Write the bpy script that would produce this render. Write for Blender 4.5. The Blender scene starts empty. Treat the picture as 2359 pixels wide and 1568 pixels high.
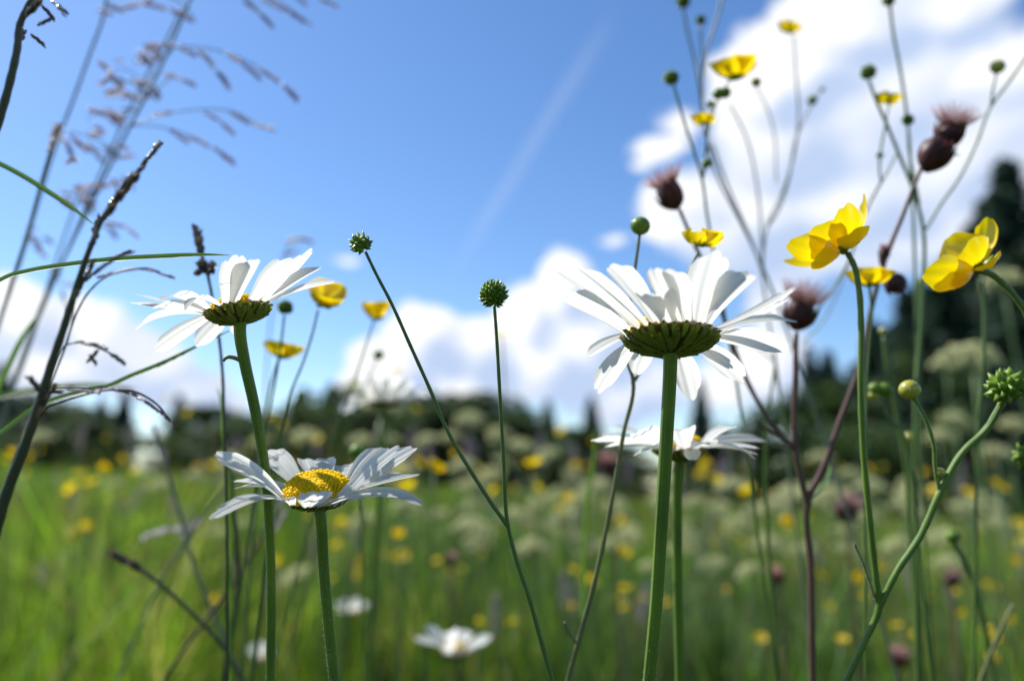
import bpy, math, random
import numpy as np
from mathutils import Vector, Matrix, noise as mnoise

random.seed(11)
rng = np.random.default_rng(5)
SC = bpy.context.scene
COL = SC.collection
R = math.radians
V = Vector

# ------------------------------------------------------------------ camera
CAM_Z = 0.45
PITCH = R(10.4)
LENS = 28.0
FPX = LENS / 36.0 * 2359.0          # focal length in pixels of the 2359-wide layout sheet
CX, CY = 1179.5, 784.0
CAM = V((0.0, 0.0, CAM_Z))
RIGHT = V((1, 0, 0))
FWD = V((0, math.cos(PITCH), math.sin(PITCH)))
UP = V((0, -math.sin(PITCH), math.cos(PITCH)))
cd = bpy.data.cameras.new('camera')
cam = bpy.data.objects.new('camera', cd)
COL.objects.link(cam)
cam.location = CAM
cam.rotation_euler = (math.pi / 2 + PITCH, 0, 0)
cd.lens = LENS
cd.sensor_width = 36.0
cd.clip_start = 0.01
cd.clip_end = 5000
cd.dof.use_dof = True
cd.dof.focus_distance = 0.172
cd.dof.aperture_fstop = 7.6
SC.camera = cam

# ------------------------------------------------------------------ light
SUN_EL, SUN_AZ = R(50), R(-62)       # azimuth from +Y (into the picture), negative = left
sun_dir = V((math.sin(SUN_AZ) * math.cos(SUN_EL), math.cos(SUN_AZ) * math.cos(SUN_EL), math.sin(SUN_EL)))
ld = bpy.data.lights.new('sun', 'SUN')
ld.energy = 4.6
ld.angle = R(0.53)
ld.color = (1.0, 0.965, 0.9)
sun = bpy.data.objects.new('sun', ld)
COL.objects.link(sun)
sun.rotation_euler = (-sun_dir).to_track_quat('-Z', 'Y').to_euler()

SC.view_settings.view_transform = 'Standard'
SC.view_settings.look = 'None'
SC.view_settings.exposure = 0.72
SC.view_settings.gamma = 1.0
SC.render.engine = 'CYCLES'
SC.cycles.use_denoising = True
SC.cycles.max_bounces = 8
SC.cycles.transparent_max_bounces = 8
SC.cycles.sample_clamp_indirect = 6.0
SC.cycles.sample_clamp_direct = 0.0


def ray(px, py):
    return RIGHT * ((px - CX) / FPX) + UP * ((CY - py) / FPX) + FWD


def P(px, py, d):
    return CAM + ray(px, py) * d


# ------------------------------------------------------------------ sky: physical sky with cumulus
world = bpy.data.worlds.new("World")
SC.world = world
world.use_nodes = True
WT = world.node_tree
WT.nodes.clear()


def nn(tree, typ, **kw):
    n = tree.nodes.new(typ)
    for k, v in kw.items():
        setattr(n, k, v)
    return n


def lk(tree, a, b):
    tree.links.new(a, b)


def math_node(tree, op, a, b=None, c=None, clamp=False):
    n = nn(tree, 'ShaderNodeMath', operation=op)
    n.use_clamp = clamp
    for i, x in enumerate((a, b, c)):
        if x is None:
            continue
        if isinstance(x, (int, float)):
            n.inputs[i].default_value = x
        else:
            lk(tree, x, n.inputs[i])
    return n.outputs[0]


SKY_STRENGTH = 0.12
# cumulus heaps: direction (through layout pixel), half width, half height, weight
CLOUDS = [
    (50, 715, 75, 75, 1), (190, 775, 110, 95, 1), (300, 830, 140, 90, 1), (410, 890, 120, 70, 1), (120, 850, 180, 70, .8), (545, 935, 30, 50, .8),
    (985, 770, 105, 85, 1), (900, 850, 110, 75, 1), (1090, 805, 130, 95, 1), (1195, 745, 85, 95, 1), (1300, 665, 80, 92, 1),
    (1250, 830, 160, 110, 1), (1365, 790, 110, 130, .9), (1060, 900, 220, 60, .8), (1440, 900, 170, 90, .75), (1000, 940, 260, 40, .6), (880, 900, 110, 60, 1),
    (790, 600, 60, 22, .35), (1530, 352, 80, 30, .5), (1478, 388, 44, 14, .4), (1570, 300, 60, 45, .35), (1425, 560, 40, 16, .25),
    (1850, 170, 190, 100, 1), (1760, 200, 110, 95, 1), (1970, 60, 200, 110, 1), (1790, 330, 170, 150, 1), (2050, 250, 230, 210, 1),
    (1590, 465, 130, 75, .85), (1720, 510, 210, 130, 1), (1960, 470, 260, 150, 1), (2180, 360, 200, 170, 1), (2250, 175, 110, 75, 1),
    (2340, 190, 80, 85, 1), (2130, 25, 150, 70, .9), (2340, 400, 160, 160, .8), (1560, 540, 90, 45, .6),
    (1770, 840, 110, 120, .8), (1660, 890, 110, 80, .5), (1500, 900, 120, 70, .55), (1790, 680, 60, 60, .5), (2080, 560, 200, 60, .8), (2260, 500, 150, 90, .7),
    (2020, 610, 260, 55, .5), (2700, 100, 260, 160, 1), (2900, 500, 300, 250, .9), (-350, 800, 260, 150, 1), (-700, 700, 260, 200, 1),
]
cg = bpy.data.node_groups.new('cloud_field', 'ShaderNodeTree')
cg.interface.new_socket('Vector', in_out='INPUT', socket_type='NodeSocketVector')
cg.interface.new_socket('Field', in_out='OUTPUT', socket_type='NodeSocketFloat')
gi = nn(cg, 'NodeGroupInput')
go = nn(cg, 'NodeGroupOutput')
acc = None
for (bx, by, rx, ry, wt) in CLOUDS:
    c = ray(bx, by).normalized()
    sub = nn(cg, 'ShaderNodeVectorMath', operation='SUBTRACT')
    lk(cg, gi.outputs[0], sub.inputs[0])
    sub.inputs[1].default_value = c
    mul = nn(cg, 'ShaderNodeVectorMath', operation='MULTIPLY')
    lk(cg, sub.outputs[0], mul.inputs[0])
    mul.inputs[1].default_value = (FPX / rx, 1.0, FPX / ry)
    ln = nn(cg, 'ShaderNodeVectorMath', operation='LENGTH')
    lk(cg, mul.outputs[0], ln.inputs[0])
    f = math_node(cg, 'MULTIPLY_ADD', ln.outputs['Value'], -wt, wt)
    if acc is None:
        acc = f
    else:
        acc = math_node(cg, 'SMOOTH_MAX', acc, f, 0.12)
lk(cg, acc, go.inputs[0])

tc = nn(WT, 'ShaderNodeTexCoord')
sky = nn(WT, 'ShaderNodeTexSky', sky_type='NISHITA')
sky.sun_disc = False
sky.sun_elevation = SUN_EL
sky.sun_rotation = SUN_AZ            # from +Y, clockwise seen from above
sky.altitude = 400
sky.air_density = 1.0
sky.dust_density = 0.5
sky.ozone_density = 2.5
wn = nn(WT, 'ShaderNodeTexNoise')
wn.inputs['Scale'].default_value = 9.0
wn.inputs['Detail'].default_value = 5.0
wn.inputs['Roughness'].default_value = 0.55
lk(WT, tc.outputs['Generated'], wn.inputs['Vector'])
ws = nn(WT, 'ShaderNodeVectorMath', operation='SUBTRACT')
lk(WT, wn.outputs['Color'], ws.inputs[0])
ws.inputs[1].default_value = (.5, .5, .5)
wa = nn(WT, 'ShaderNodeVectorMath', operation='MULTIPLY_ADD')
lk(WT, ws.outputs[0], wa.inputs[0])
wa.inputs[1].default_value = (.06, .06, .06)
lk(WT, tc.outputs['Generated'], wa.inputs[2])
g1 = nn(WT, 'ShaderNodeGroup')
g1.node_tree = cg
lk(WT, wa.outputs[0], g1.inputs[0])
off = nn(WT, 'ShaderNodeVectorMath', operation='ADD')
lk(WT, wa.outputs[0], off.inputs[0])
off.inputs[1].default_value = (-.035, 0.0, .028)
g2 = nn(WT, 'ShaderNodeGroup')
g2.node_tree = cg
lk(WT, off.outputs[0], g2.inputs[0])
fb = nn(WT, 'ShaderNodeTexNoise')
fb.inputs['Scale'].default_value = 9.0
fb.inputs['Detail'].default_value = 9.0
fb.inputs['Roughness'].default_value = 0.68
lk(WT, tc.outputs['Generated'], fb.inputs['Vector'])
f1 = math_node(WT, 'MULTIPLY_ADD', fb.outputs['Fac'], 0.8, -0.4)
f2 = math_node(WT, 'ADD', g1.outputs[0], f1)
dens = nn(WT, 'ShaderNodeMapRange', interpolation_type='SMOOTHSTEP')
lk(WT, f2, dens.inputs['Value'])
dens.inputs['From Min'].default_value = 0.02
dens.inputs['From Max'].default_value = 0.26
# shading of the heaps: bright on the side turned to the sun, blue grey inside and below
df = math_node(WT, 'SUBTRACT', g1.outputs[0], g2.outputs[0])
fb2 = nn(WT, 'ShaderNodeTexNoise')
fb2.inputs['Scale'].default_value = 7.0
fb2.inputs['Detail'].default_value = 4.0
lk(WT, tc.outputs['Generated'], fb2.inputs['Vector'])
sh = math_node(WT, 'MULTIPLY_ADD', df, 1.4, 0.34)
sh2 = math_node(WT, 'MULTIPLY_ADD', fb2.outputs['Fac'], 1.7, -0.8)
sh3 = math_node(WT, 'ADD', sh, sh2, clamp=True)
ccol = nn(WT, 'ShaderNodeMix', data_type='RGBA')
lk(WT, sh3, ccol.inputs['Factor'])
ccol.inputs['A'].default_value = (.33 / SKY_STRENGTH, .41 / SKY_STRENGTH, .57 / SKY_STRENGTH, 1)
ccol.inputs['B'].default_value = (.67 / SKY_STRENGTH, .675 / SKY_STRENGTH, .69 / SKY_STRENGTH, 1)
# faint old vapour trail: a band along a great circle
ca, cb = ray(1395, 55).normalized(), ray(1060, 600).normalized()
nrm = ca.cross(cb).normalized()
dn = nn(WT, 'ShaderNodeVectorMath', operation='DOT_PRODUCT')
lk(WT, wa.outputs[0], dn.inputs[0])
wa2 = nn(WT, 'ShaderNodeVectorMath', operation='MULTIPLY_ADD')
lk(WT, ws.outputs[0], wa2.inputs[0])
wa2.inputs[1].default_value = (.012, .012, .012)
lk(WT, tc.outputs['Generated'], wa2.inputs[2])
lk(WT, wa2.outputs[0], dn.inputs[0])
dn.inputs[1].default_value = nrm
ab = math_node(WT, 'ABSOLUTE', dn.outputs['Value'])
tr = nn(WT, 'ShaderNodeMapRange', interpolation_type='SMOOTHSTEP')
lk(WT, ab, tr.inputs['Value'])
tr.inputs['From Min'].default_value = 0.015
tr.inputs['From Max'].default_value = 0.0
tr.inputs['To Min'].default_value = 0.0
tr.inputs['To Max'].default_value = 0.13
mid = (ca + cb).normalized()
dm = nn(WT, 'ShaderNodeVectorMath', operation='DISTANCE')
lk(WT, tc.outputs['Generated'], dm.inputs[0])
dm.inputs[1].default_value = mid
tf = nn(WT, 'ShaderNodeMapRange', interpolation_type='SMOOTHSTEP')
lk(WT, dm.outputs['Value'], tf.inputs['Value'])
tf.inputs['From Min'].default_value = 0.21
tf.inputs['From Max'].default_value = 0.08
trail = math_node(WT, 'MULTIPLY', tr.outputs[0], tf.outputs[0])
hs = nn(WT, 'ShaderNodeHueSaturation')
hs.inputs['Saturation'].default_value = 1.2
hs.inputs['Hue'].default_value = 0.504
hs.inputs['Value'].default_value = 0.9
lk(WT, sky.outputs[0], hs.inputs['Color'])
mx0 = nn(WT, 'ShaderNodeMix', data_type='RGBA')
lk(WT, trail, mx0.inputs['Factor'])
lk(WT, hs.outputs[0], mx0.inputs['A'])
mx0.inputs['B'].default_value = (.5 / SKY_STRENGTH, .53 / SKY_STRENGTH, .6 / SKY_STRENGTH, 1)
mx = nn(WT, 'ShaderNodeMix', data_type='RGBA')
lk(WT, dens.outputs[0], mx.inputs['Factor'])
lk(WT, mx0.outputs['Result'], mx.inputs['A'])
lk(WT, ccol.outputs['Result'], mx.inputs['B'])
bg = nn(WT, 'ShaderNodeBackground')
lk(WT, mx.outputs['Result'], bg.inputs['Color'])
bg.inputs['Strength'].default_value = SKY_STRENGTH
world.cycles.sampling_method = 'MANUAL'
world.cycles.sample_map_resolution = 256
wo = nn(WT, 'ShaderNodeOutputWorld')
lk(WT, bg.outputs[0], wo.inputs[0])


# ------------------------------------------------------------------ materials
def new_mat(name):
    m = bpy.data.materials.new(name)
    m.use_nodes = True
    m.node_tree.nodes.clear()
    return m, m.node_tree


def plant_mat(name, col, col2=None, scale=200.0, trans=0.0, tcol=None, rough=0.5, spec=0.4, coat=0.0, coat_rough=.15,
              rib=0.0, ribn=30.0, bump=0.0, use_attr=False, sheen=0.0):
    m, t = new_mat(name)
    pr = nn(t, 'ShaderNodeBsdfPrincipled')
    pr.inputs['Roughness'].default_value = rough
    pr.inputs['Specular IOR Level'].default_value = spec
    pr.inputs['Coat Weight'].default_value = coat
    pr.inputs['Coat Roughness'].default_value = coat_rough
    if sheen:
        pr.inputs['Sheen Weight'].default_value = sheen
        pr.inputs['Sheen Roughness'].default_value = .35
    co = nn(t, 'ShaderNodeTexCoord')
    nz = nn(t, 'ShaderNodeTexNoise')
    nz.inputs['Scale'].default_value = scale
    nz.inputs['Detail'].default_value = 3
    lk(t, co.outputs['Object'], nz.inputs['Vector'])
    if use_attr:
        at = nn(t, 'ShaderNodeAttribute')
        at.attribute_name = 'tint'
        base = at.outputs['Color']
    else:
        mxn = nn(t, 'ShaderNodeMix', data_type='RGBA')
        rmp = nn(t, 'ShaderNodeMapRange')
        lk(t, nz.outputs['Fac'], rmp.inputs['Value'])
        rmp.inputs['From Min'].default_value = .32
        rmp.inputs['From Max'].default_value = .68
        lk(t, rmp.outputs[0], mxn.inputs['Factor'])
        mxn.inputs['A'].default_value = (*col, 1)
        mxn.inputs['B'].default_value = (*(col2 or col), 1)
        base = mxn.outputs['Result']
    lk(t, base, pr.inputs['Base Color'])
    if rib or bump:
        bp = nn(t, 'ShaderNodeBump')
        bp.inputs['Distance'].default_value = 0.0006
        if rib:
            uv = nn(t, 'ShaderNodeUVMap')
            sx = nn(t, 'ShaderNodeSeparateXYZ')
            lk(t, uv.outputs[0], sx.inputs[0])
            nz2 = nn(t, 'ShaderNodeTexNoise')
            nz2.inputs['Scale'].default_value = ribn
            nz2.inputs['Detail'].default_value = 2
            mp = nn(t, 'ShaderNodeMapping')
            mp.inputs['Scale'].default_value = (1, .04, 1)
            lk(t, uv.outputs[0], mp.inputs['Vector'])
            lk(t, mp.outputs[0], nz2.inputs['Vector'])
            lk(t, nz2.outputs['Fac'], bp.inputs['Height'])
            bp.inputs['Strength'].default_value = rib
        else:
            lk(t, nz.outputs['Fac'], bp.inputs['Height'])
            bp.inputs['Strength'].default_value = bump
        lk(t, bp.outputs[0], pr.inputs['Normal'])
    out = nn(t, 'ShaderNodeOutputMaterial')
    if trans > 0:
        tb = nn(t, 'ShaderNodeBsdfTranslucent')
        if tcol:
            tb.inputs['Color'].default_value = (*tcol, 1)
        elif use_attr:
            hv = nn(t, 'ShaderNodeHueSaturation')
            hv.inputs['Value'].default_value = 1.5
            hv.inputs['Hue'].default_value = 0.49
            lk(t, base, hv.inputs['Color'])
            lk(t, hv.outputs[0], tb.inputs['Color'])
        else:
            lk(t, base, tb.inputs['Color'])
        ms = nn(t, 'ShaderNodeMixShader')
        ms.inputs[0].default_value = trans
        lk(t, pr.outputs[0], ms.inputs[1])
        lk(t, tb.outputs[0], ms.inputs[2])
        lk(t, ms.outputs[0], out.inputs[0])
    else:
        lk(t, pr.outputs[0], out.inputs[0])
    return m


M = {}
M['white'] = plant_mat('daisy_petal', (.76, .765, .75), (.69, .70, .67), 260, trans=.55, tcol=(.8, .795, .74), rough=.55, spec=.25, rib=.5, ribn=18)
M['yellow'] = plant_mat('buttercup_petal', (.9, .65, .003), (.86, .57, .003), 160, trans=.45, tcol=(.96, .76, .004), rough=.28, spec=.55, coat=.6, coat_rough=.12, rib=.25, ribn=9)
M['disc'] = plant_mat('disc_floret', (.96, .75, .008), (.94, .68, .008), 500, trans=.5, tcol=(.98, .82, .02), rough=.6, spec=.2)
M['disc_base'] = plant_mat('disc_base', (.85, .55, .006), (.8, .48, .006), 500, rough=.7, spec=.2)
M['bract'] = plant_mat('bract_green', (.26, .34, .045), (.15, .21, .03), 260, trans=.3, tcol=(.42, .5, .05), rough=.5, spec=.3, bump=.4)
M['bract_edge'] = plant_mat('bract_edge', (.14, .11, .028), (.075, .065, .018), 600, rough=.6, spec=.2)
M['stem'] = plant_mat('stem_green', (.135, .225, .02), (.075, .145, .014), 60, rough=.42, spec=.45, rib=.4, ribn=14, sheen=.15)
M['stem_thin'] = plant_mat('thin_stem_green', (.1, .17, .034), (.07, .125, .025), 50, rough=.45, spec=.45)
M['stem_olive'] = plant_mat('olive_stem', (.16, .17, .06), (.12, .13, .05), 50, rough=.5, spec=.4)
M['hair'] = plant_mat('plant_hair', (.75, .78, .7), None, 50, trans=.4, tcol=(.8, .82, .75), rough=.4)
M['seed'] = plant_mat('achene_green', (.17, .29, .02), (.11, .2, .015), 300, trans=.25, tcol=(.36, .5, .02), rough=.4, spec=.45)
M['bud'] = plant_mat('bud_yellow_green', (.42, .38, .03), (.3, .3, .03), 300, rough=.3, spec=.6, coat=.3)
M['maroon'] = plant_mat('avens_calyx', (.1, .026, .026), (.03, .016, .014), 420, rough=.5, spec=.35, trans=.15, tcol=(.25, .05, .04))
M['maroon_stem'] = plant_mat('avens_stem', (.13, .055, .05), (.09, .06, .035), 40, rough=.45, spec=.4, sheen=.3)
M['fluff'] = plant_mat('avens_style', (.68, .45, .44), (.58, .42, .32), 200, trans=.5, tcol=(.75, .5, .48), rough=.5)
M['grass_dark'] = plant_mat('grass_culm', (.05, .065, .03), (.075, .07, .035), 40, rough=.4, spec=.45)
M['grass_stem'] = plant_mat('grass_stem_pale', (.16, .2, .12), (.14, .16, .11), 40, rough=.4, spec=.5)
M['blade'] = plant_mat('leaf_blade', (.09, .19, .03), (.07, .14, .025), 30, trans=.35, tcol=(.2, .38, .04), rough=.4, spec=.45, rib=.3, ribn=12)
M['spikelet'] = plant_mat('spikelet', (.42, .31, .4), (.28, .21, .28), 250, trans=.4, tcol=(.6, .48, .55), rough=.45, spec=.35)
M['spikelet_dark'] = plant_mat('spikelet_dark', (.1, .075, .06), (.07, .06, .04), 250, trans=.15, tcol=(.25, .18, .12), rough=.35, spec=.5)
M['spikelet_glint'] = plant_mat('spikelet_glint', (.74, .68, .7), (.6, .52, .55), 250, trans=.4, tcol=(.8, .72, .72), rough=.4, spec=.4)  # whitish spikelets: bright glints of light put into their base colour
M['umbel'] = plant_mat('umbel_flower', (.62, .6, .36), (.44, .47, .2), 120, trans=.45, tcol=(.68, .68, .36), rough=.6, spec=.2)
M['bark'] = plant_mat('bark', (.1, .075, .055), (.06, .045, .035), 6, rough=.9, spec=.1, bump=.5)
M['needles'] = plant_mat('spruce_needles', (.034, .068, .05), (.048, .09, .06), .6, trans=.12, tcol=(.05, .09, .03), rough=.6, spec=.2)
M['leaves'] = plant_mat('broad_leaves', (.036, .072, .028), (.055, .095, .034), .5, trans=.2, tcol=(.1, .17, .03), rough=.55, spec=.25)
M['turf'] = plant_mat('grass_blades', (.1, .2, .03), trans=.4, rough=.5, spec=.14, use_attr=True)
M['ground'] = plant_mat('meadow_ground', (.022, .036, .01), (.034, .044, .014), 3.0, rough=.95, spec=.05)


# ------------------------------------------------------------------ mesh helpers
class MB:
    def __init__(s):
        s.v, s.f, s.m, s.uv = [], [], [], []

    def add(s, vs, fs, mi=0, uvs=None):
        o = len(s.v)
        s.v += [tuple(x) for x in vs]
        s.uv += uvs if uvs else [(0.0, 0.0)] * len(vs)
        if isinstance(mi, int):
            mi = [mi] * len(fs)
        s.f += [tuple(i + o for i in f) for f in fs]
        s.m += mi

    def build(s, name, mats, parent=None, base=None, smooth=True):
        me = bpy.data.meshes.new(name)
        b = base if base is not None else V((0, 0, 0))
        arr = np.array(s.v, dtype=np.float64).reshape(-1, 3) - np.array(b)
        me.from_pydata(arr.tolist(), [], s.f)
        if not isinstance(mats, (list, tuple)):
            mats = [mats]
        for m in mats:
            me.materials.append(m)
        if len(mats) > 1:
            me.polygons.foreach_set('material_index', s.m)
        uvl = me.uv_layers.new(name='UVMap')
        li = np.empty(len(me.loops), dtype=np.int32)
        me.loops.foreach_get('vertex_index', li)
        uvl.data.foreach_set('uv', np.array(s.uv, dtype=np.float32)[li].ravel())
        me.polygons.foreach_set('use_smooth', [smooth] * len(me.polygons))
        me.update()
        o = bpy.data.objects.new(name, me)
        COL.objects.link(o)
        if parent is not None:
            o.parent = parent
        return o


def tag(o, label=None, cat=None, group=None, kind=None):
    if label:
        o['label'] = label
    if cat:
        o['category'] = cat
    if group:
        o['group'] = group
    if kind:
        o['kind'] = kind
    return o


def thing(name, label, cat, base, group=None):
    o = bpy.data.objects.new(name, None)
    o.empty_display_size = .01
    COL.objects.link(o)
    o.location = base
    tag(o, label, cat, group)
    return o


def smooth_pts(pts, n=6):
    """Hermite curve through 3-D points, tangents scaled by chord length so that uneven spacing never loops"""
    pts = [V(p) for p in pts]
    if len(pts) < 3:
        return pts
    N = len(pts)
    tg = []
    for i in range(N):
        if 0 < i < N - 1:
            a, b = pts[i] - pts[i - 1], pts[i + 1] - pts[i]
            la, lb = max(a.length, 1e-9), max(b.length, 1e-9)
            tg.append((a / la * lb + b / lb * la) / (la + lb))
        else:
            tg.append((pts[1] - pts[0]).normalized() if i == 0 else (pts[-1] - pts[-2]).normalized())
    out = []
    for i in range(N - 1):
        p0, p1 = pts[i], pts[i + 1]
        h = (p1 - p0).length
        for k in range(n):
            t = k / n
            out.append(p0 * (2 * t ** 3 - 3 * t * t + 1) + tg[i] * (h * (t ** 3 - 2 * t * t + t)) + p1 * (3 * t * t - 2 * t ** 3) + tg[i + 1] * (h * (t ** 3 - t * t)))
    out.append(pts[-1])
    return out


def tube(mb, pts, r0, r1, sides=8, ribs=0, rib_amp=.06, mi=0, radii=None, wob=0.0):
    n = len(pts)
    tang = [(pts[min(i + 1, n - 1)] - pts[max(i - 1, 0)]).normalized() for i in range(n)]
    ref = V((0, 1, 0)) if abs(tang[0].y) < .8 else V((1, 0, 0))
    nv = (ref - tang[0] * ref.dot(tang[0])).normalized()
    vs, uvs, fs = [], [], []
    length = 0
    for i in range(n):
        nv = (nv - tang[i] * nv.dot(tang[i])).normalized()
        bv = tang[i].cross(nv)
        r = radii[i] if radii else r0 + (r1 - r0) * i / (n - 1)
        if wob:
            r *= 1 + wob * math.sin(i * 1.7 + r0 * 9e4)
        if i:
            length += (pts[i] - pts[i - 1]).length
        for k in range(sides):
            a = 2 * math.pi * k / sides
            rr = r * (1 + rib_amp * math.cos(ribs * a)) if ribs else r
            vs.append(pts[i] + (nv * math.cos(a) + bv * math.sin(a)) * rr)
            uvs.append((k / sides * 2 if k <= sides / 2 else 2 - k / sides * 2, length * 60))
    for i in range(n - 1):
        for k in range(sides):
            a, b = i * sides + k, i * sides + (k + 1) % sides
            fs.append((a, b, b + sides, a + sides))
    fs.append(tuple(range(sides))[::-1])
    fs.append(tuple((n - 1) * sides + k for k in range(sides)))
    mb.add(vs, fs, mi, uvs)


def hairs(mb, pts, rad, count, length, mi=0, sect=(0, 1)):
    for _ in range(count):
        f = random.uniform(*sect) * (len(pts) - 1)
        i = min(int(f), len(pts) - 2)
        p = pts[i].lerp(pts[i + 1], f - i)
        t = (pts[i + 1] - pts[i]).normalized()
        a = V((random.gauss(0, 1), random.gauss(0, 1), random.gauss(0, 1)))
        a = (a - t * a.dot(t)).normalized()
        tip = p + a * (rad + length * random.uniform(.5, 1.1)) + t * length * random.uniform(-.3, .5)
        s = t.cross(a) * 2.2e-5
        u = t * 2.2e-5
        q = p + a * rad * .9
        mb.add([q + s, q - s, q + u, tip], [(0, 1, 3), (1, 2, 3), (2, 0, 3)], mi)


def frame(d, hint):
    n = hint - d * hint.dot(d)
    if n.length < 1e-6:
        n = V((1, 0, 0)) - d * d.x
    n.normalize()
    return n, d.cross(n)


def petal(mb, B, T, hint, w, bend=.08, cup=.12, twist=0.0, base_w=.46, wide=.6, blunt=.22, notch=0.0, groove=.05,
          tipcurl=0.0, wave=0.0, nu=13, nv=16, mi=0, fold=0.0):
    d = T - B
    L = d.length
    d.normalize()
    n, s = frame(d, hint)
    C1 = (B + T) * .5 + n * (2 * bend * L)
    ph = random.uniform(0, 6.28)

    def prof(t):
        if t < wide:
            q = t / wide
            return base_w + (1 - base_w) * (q * q * (3 - 2 * q)) ** .8
        q = (t - wide) / (1 - wide)
        return 1 - .16 * q * q

    vs, uvs, fs = [], [], []
    for j in range(nv + 1):
        v = j / nv
        v = 1 - (1 - v) ** 1.35
        for i in range(nu):
            u = -1 + 2 * i / (nu - 1)
            t = v * (1 - blunt * abs(u) ** 2.3 - notch * max(0, math.cos(u * 7.3 + ph)) * (1 if abs(u) < .8 else 0))
            c = B * (1 - t) ** 2 + C1 * (2 * t * (1 - t)) + T * t * t
            tg = (((C1 - B) * (1 - t) + (T - C1) * t) * 2).normalized()
            nn_, ss = frame(tg, n)
            if twist:
                a = twist * t
                nn_, ss = nn_ * math.cos(a) - ss * math.sin(a), ss * math.cos(a) + nn_ * math.sin(a)
            W = .5 * w * prof(t)
            hgt = cup * W * u * u * 1.6 - groove * W * math.cos(u * 3 * math.pi) * (1 - .5 * t) + wave * W * math.sin(t * 5 + ph + u * 2) * t
            hgt += tipcurl * L * max(0, t - .6) ** 2 * 2
            hgt += fold * W * abs(u)
            vs.append(c + ss * (u * W) + nn_ * hgt)
            uvs.append((u * .5 + .5, t))
    for j in range(nv):
        for i in range(nu - 1):
            a = j * nu + i
            fs.append((a, a + 1, a + nu + 1, a + nu))
    mb.add(vs, fs, mi, uvs)


def ellipsoid(mb, c, ax, r, h, mi=0, ns=10, nr=7, pointy=0.0, bump=0.0):
    """lathe about ax; r radius, h half length; pointy pulls the top in"""
    e1, e2 = frame(ax, V((.31, .77, .12)))
    vs, fs = [], []
    for j in range(nr + 1):
        th = math.pi * j / nr
        z = -math.cos(th)
        rr = math.sin(th) * (1 - pointy * max(0, z))
        for k in range(ns):
            a = 2 * math.pi * k / ns
            q = 1 + (random.uniform(-bump, bump) if bump else 0)
            vs.append(c + ax * (z * h) + (e1 * math.cos(a) + e2 * math.sin(a)) * (max(rr, .02) * r * q))
    for j in range(nr):
        for k in range(ns):
            a, b = j * ns + k, j * ns + (k + 1) % ns
            fs.append((a, b, b + ns, a + ns))
    fs.append(tuple(range(ns))[::-1])
    fs.append(tuple(nr * ns + k for k in range(ns)))
    mb.add(vs, fs, mi)


def solve_tip(B, px, py, L, far):
    """point on the sight line through (px,py) at distance L from B"""
    r = ray(px, py)
    q = CAM - B
    a, b, c = r.dot(r), 2 * r.dot(q), q.dot(q) - L * L
    D = b * b - 4 * a * c
    if D <= 0:
        return CAM + r * (-b / (2 * a))
    s = (-b + (math.sqrt(D) if far else -math.sqrt(D))) / (2 * a)
    return CAM + r * s


def tz(x, y):
    """height of the meadow: it tilts gently up to the left"""
    s = min(max((y - .8) / 6.0, 0), 1)
    s = s * s * (3 - 2 * s)
    xx = 45 * math.tanh(x / 45)
    return -(0.07 if xx > 0 else 0.046) * xx * s + .012 * math.sin(x * .8 + 1) * math.cos(y * .7) * s


def to_ground(pts, n=3, keep=.75):
    """carry a stalk on from its last point down to the soil"""
    p, q = pts[-1], pts[-2]
    d = (p - q)
    d = d.normalized() if d.length > 0 else V((0, 0, -1))
    d = (d * keep + V((0, 0, -1)) * (1 - keep)).normalized()
    if d.z > -.35:
        d = (d + V((0, 0, -1.2))).normalized()
    g = tz(p.x, p.y) - .015
    k = (p.z - g) / -d.z
    e = p + d * k
    e = V((p.x + (e.x - p.x) * .6, p.y + (e.y - p.y) * .6, tz(e.x, e.y) - .015))
    c = p + d * ((e - p).length * .4)
    return pts + [p * (1 - t) ** 2 + c * (2 * t * (1 - t)) + e * t * t for t in (.12, .3, .6, 1)]


# ------------------------------------------------------------------ ground
mb = MB()
ys = [-400, -60, -10, -2, 0, .5, 1, 2, 3, 4, 5, 6, 7, 8, 10, 12, 15, 20, 25, 30, 40, 50, 60, 80, 120, 200, 400, 900, 2000]
xs = [-2000, -700, -250, -120, -60, -40, -30, -24, -18, -14, -10, -7, -5, -3, -2, -1, 0, 1, 2, 3, 5, 7, 10, 14, 18, 24, 30, 40, 60, 120, 250, 700, 2000]
vs = [V((x, y, tz(x, y))) for y in ys for x in xs]
nx = len(xs)
mb.add(vs, [(j * nx + i, j * nx + i + 1, (j + 1) * nx + i + 1, (j + 1) * nx + i) for j in range(len(ys) - 1) for i in range(nx - 1)])
tag(mb.build('ground', M['ground']), kind='structure')


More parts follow.
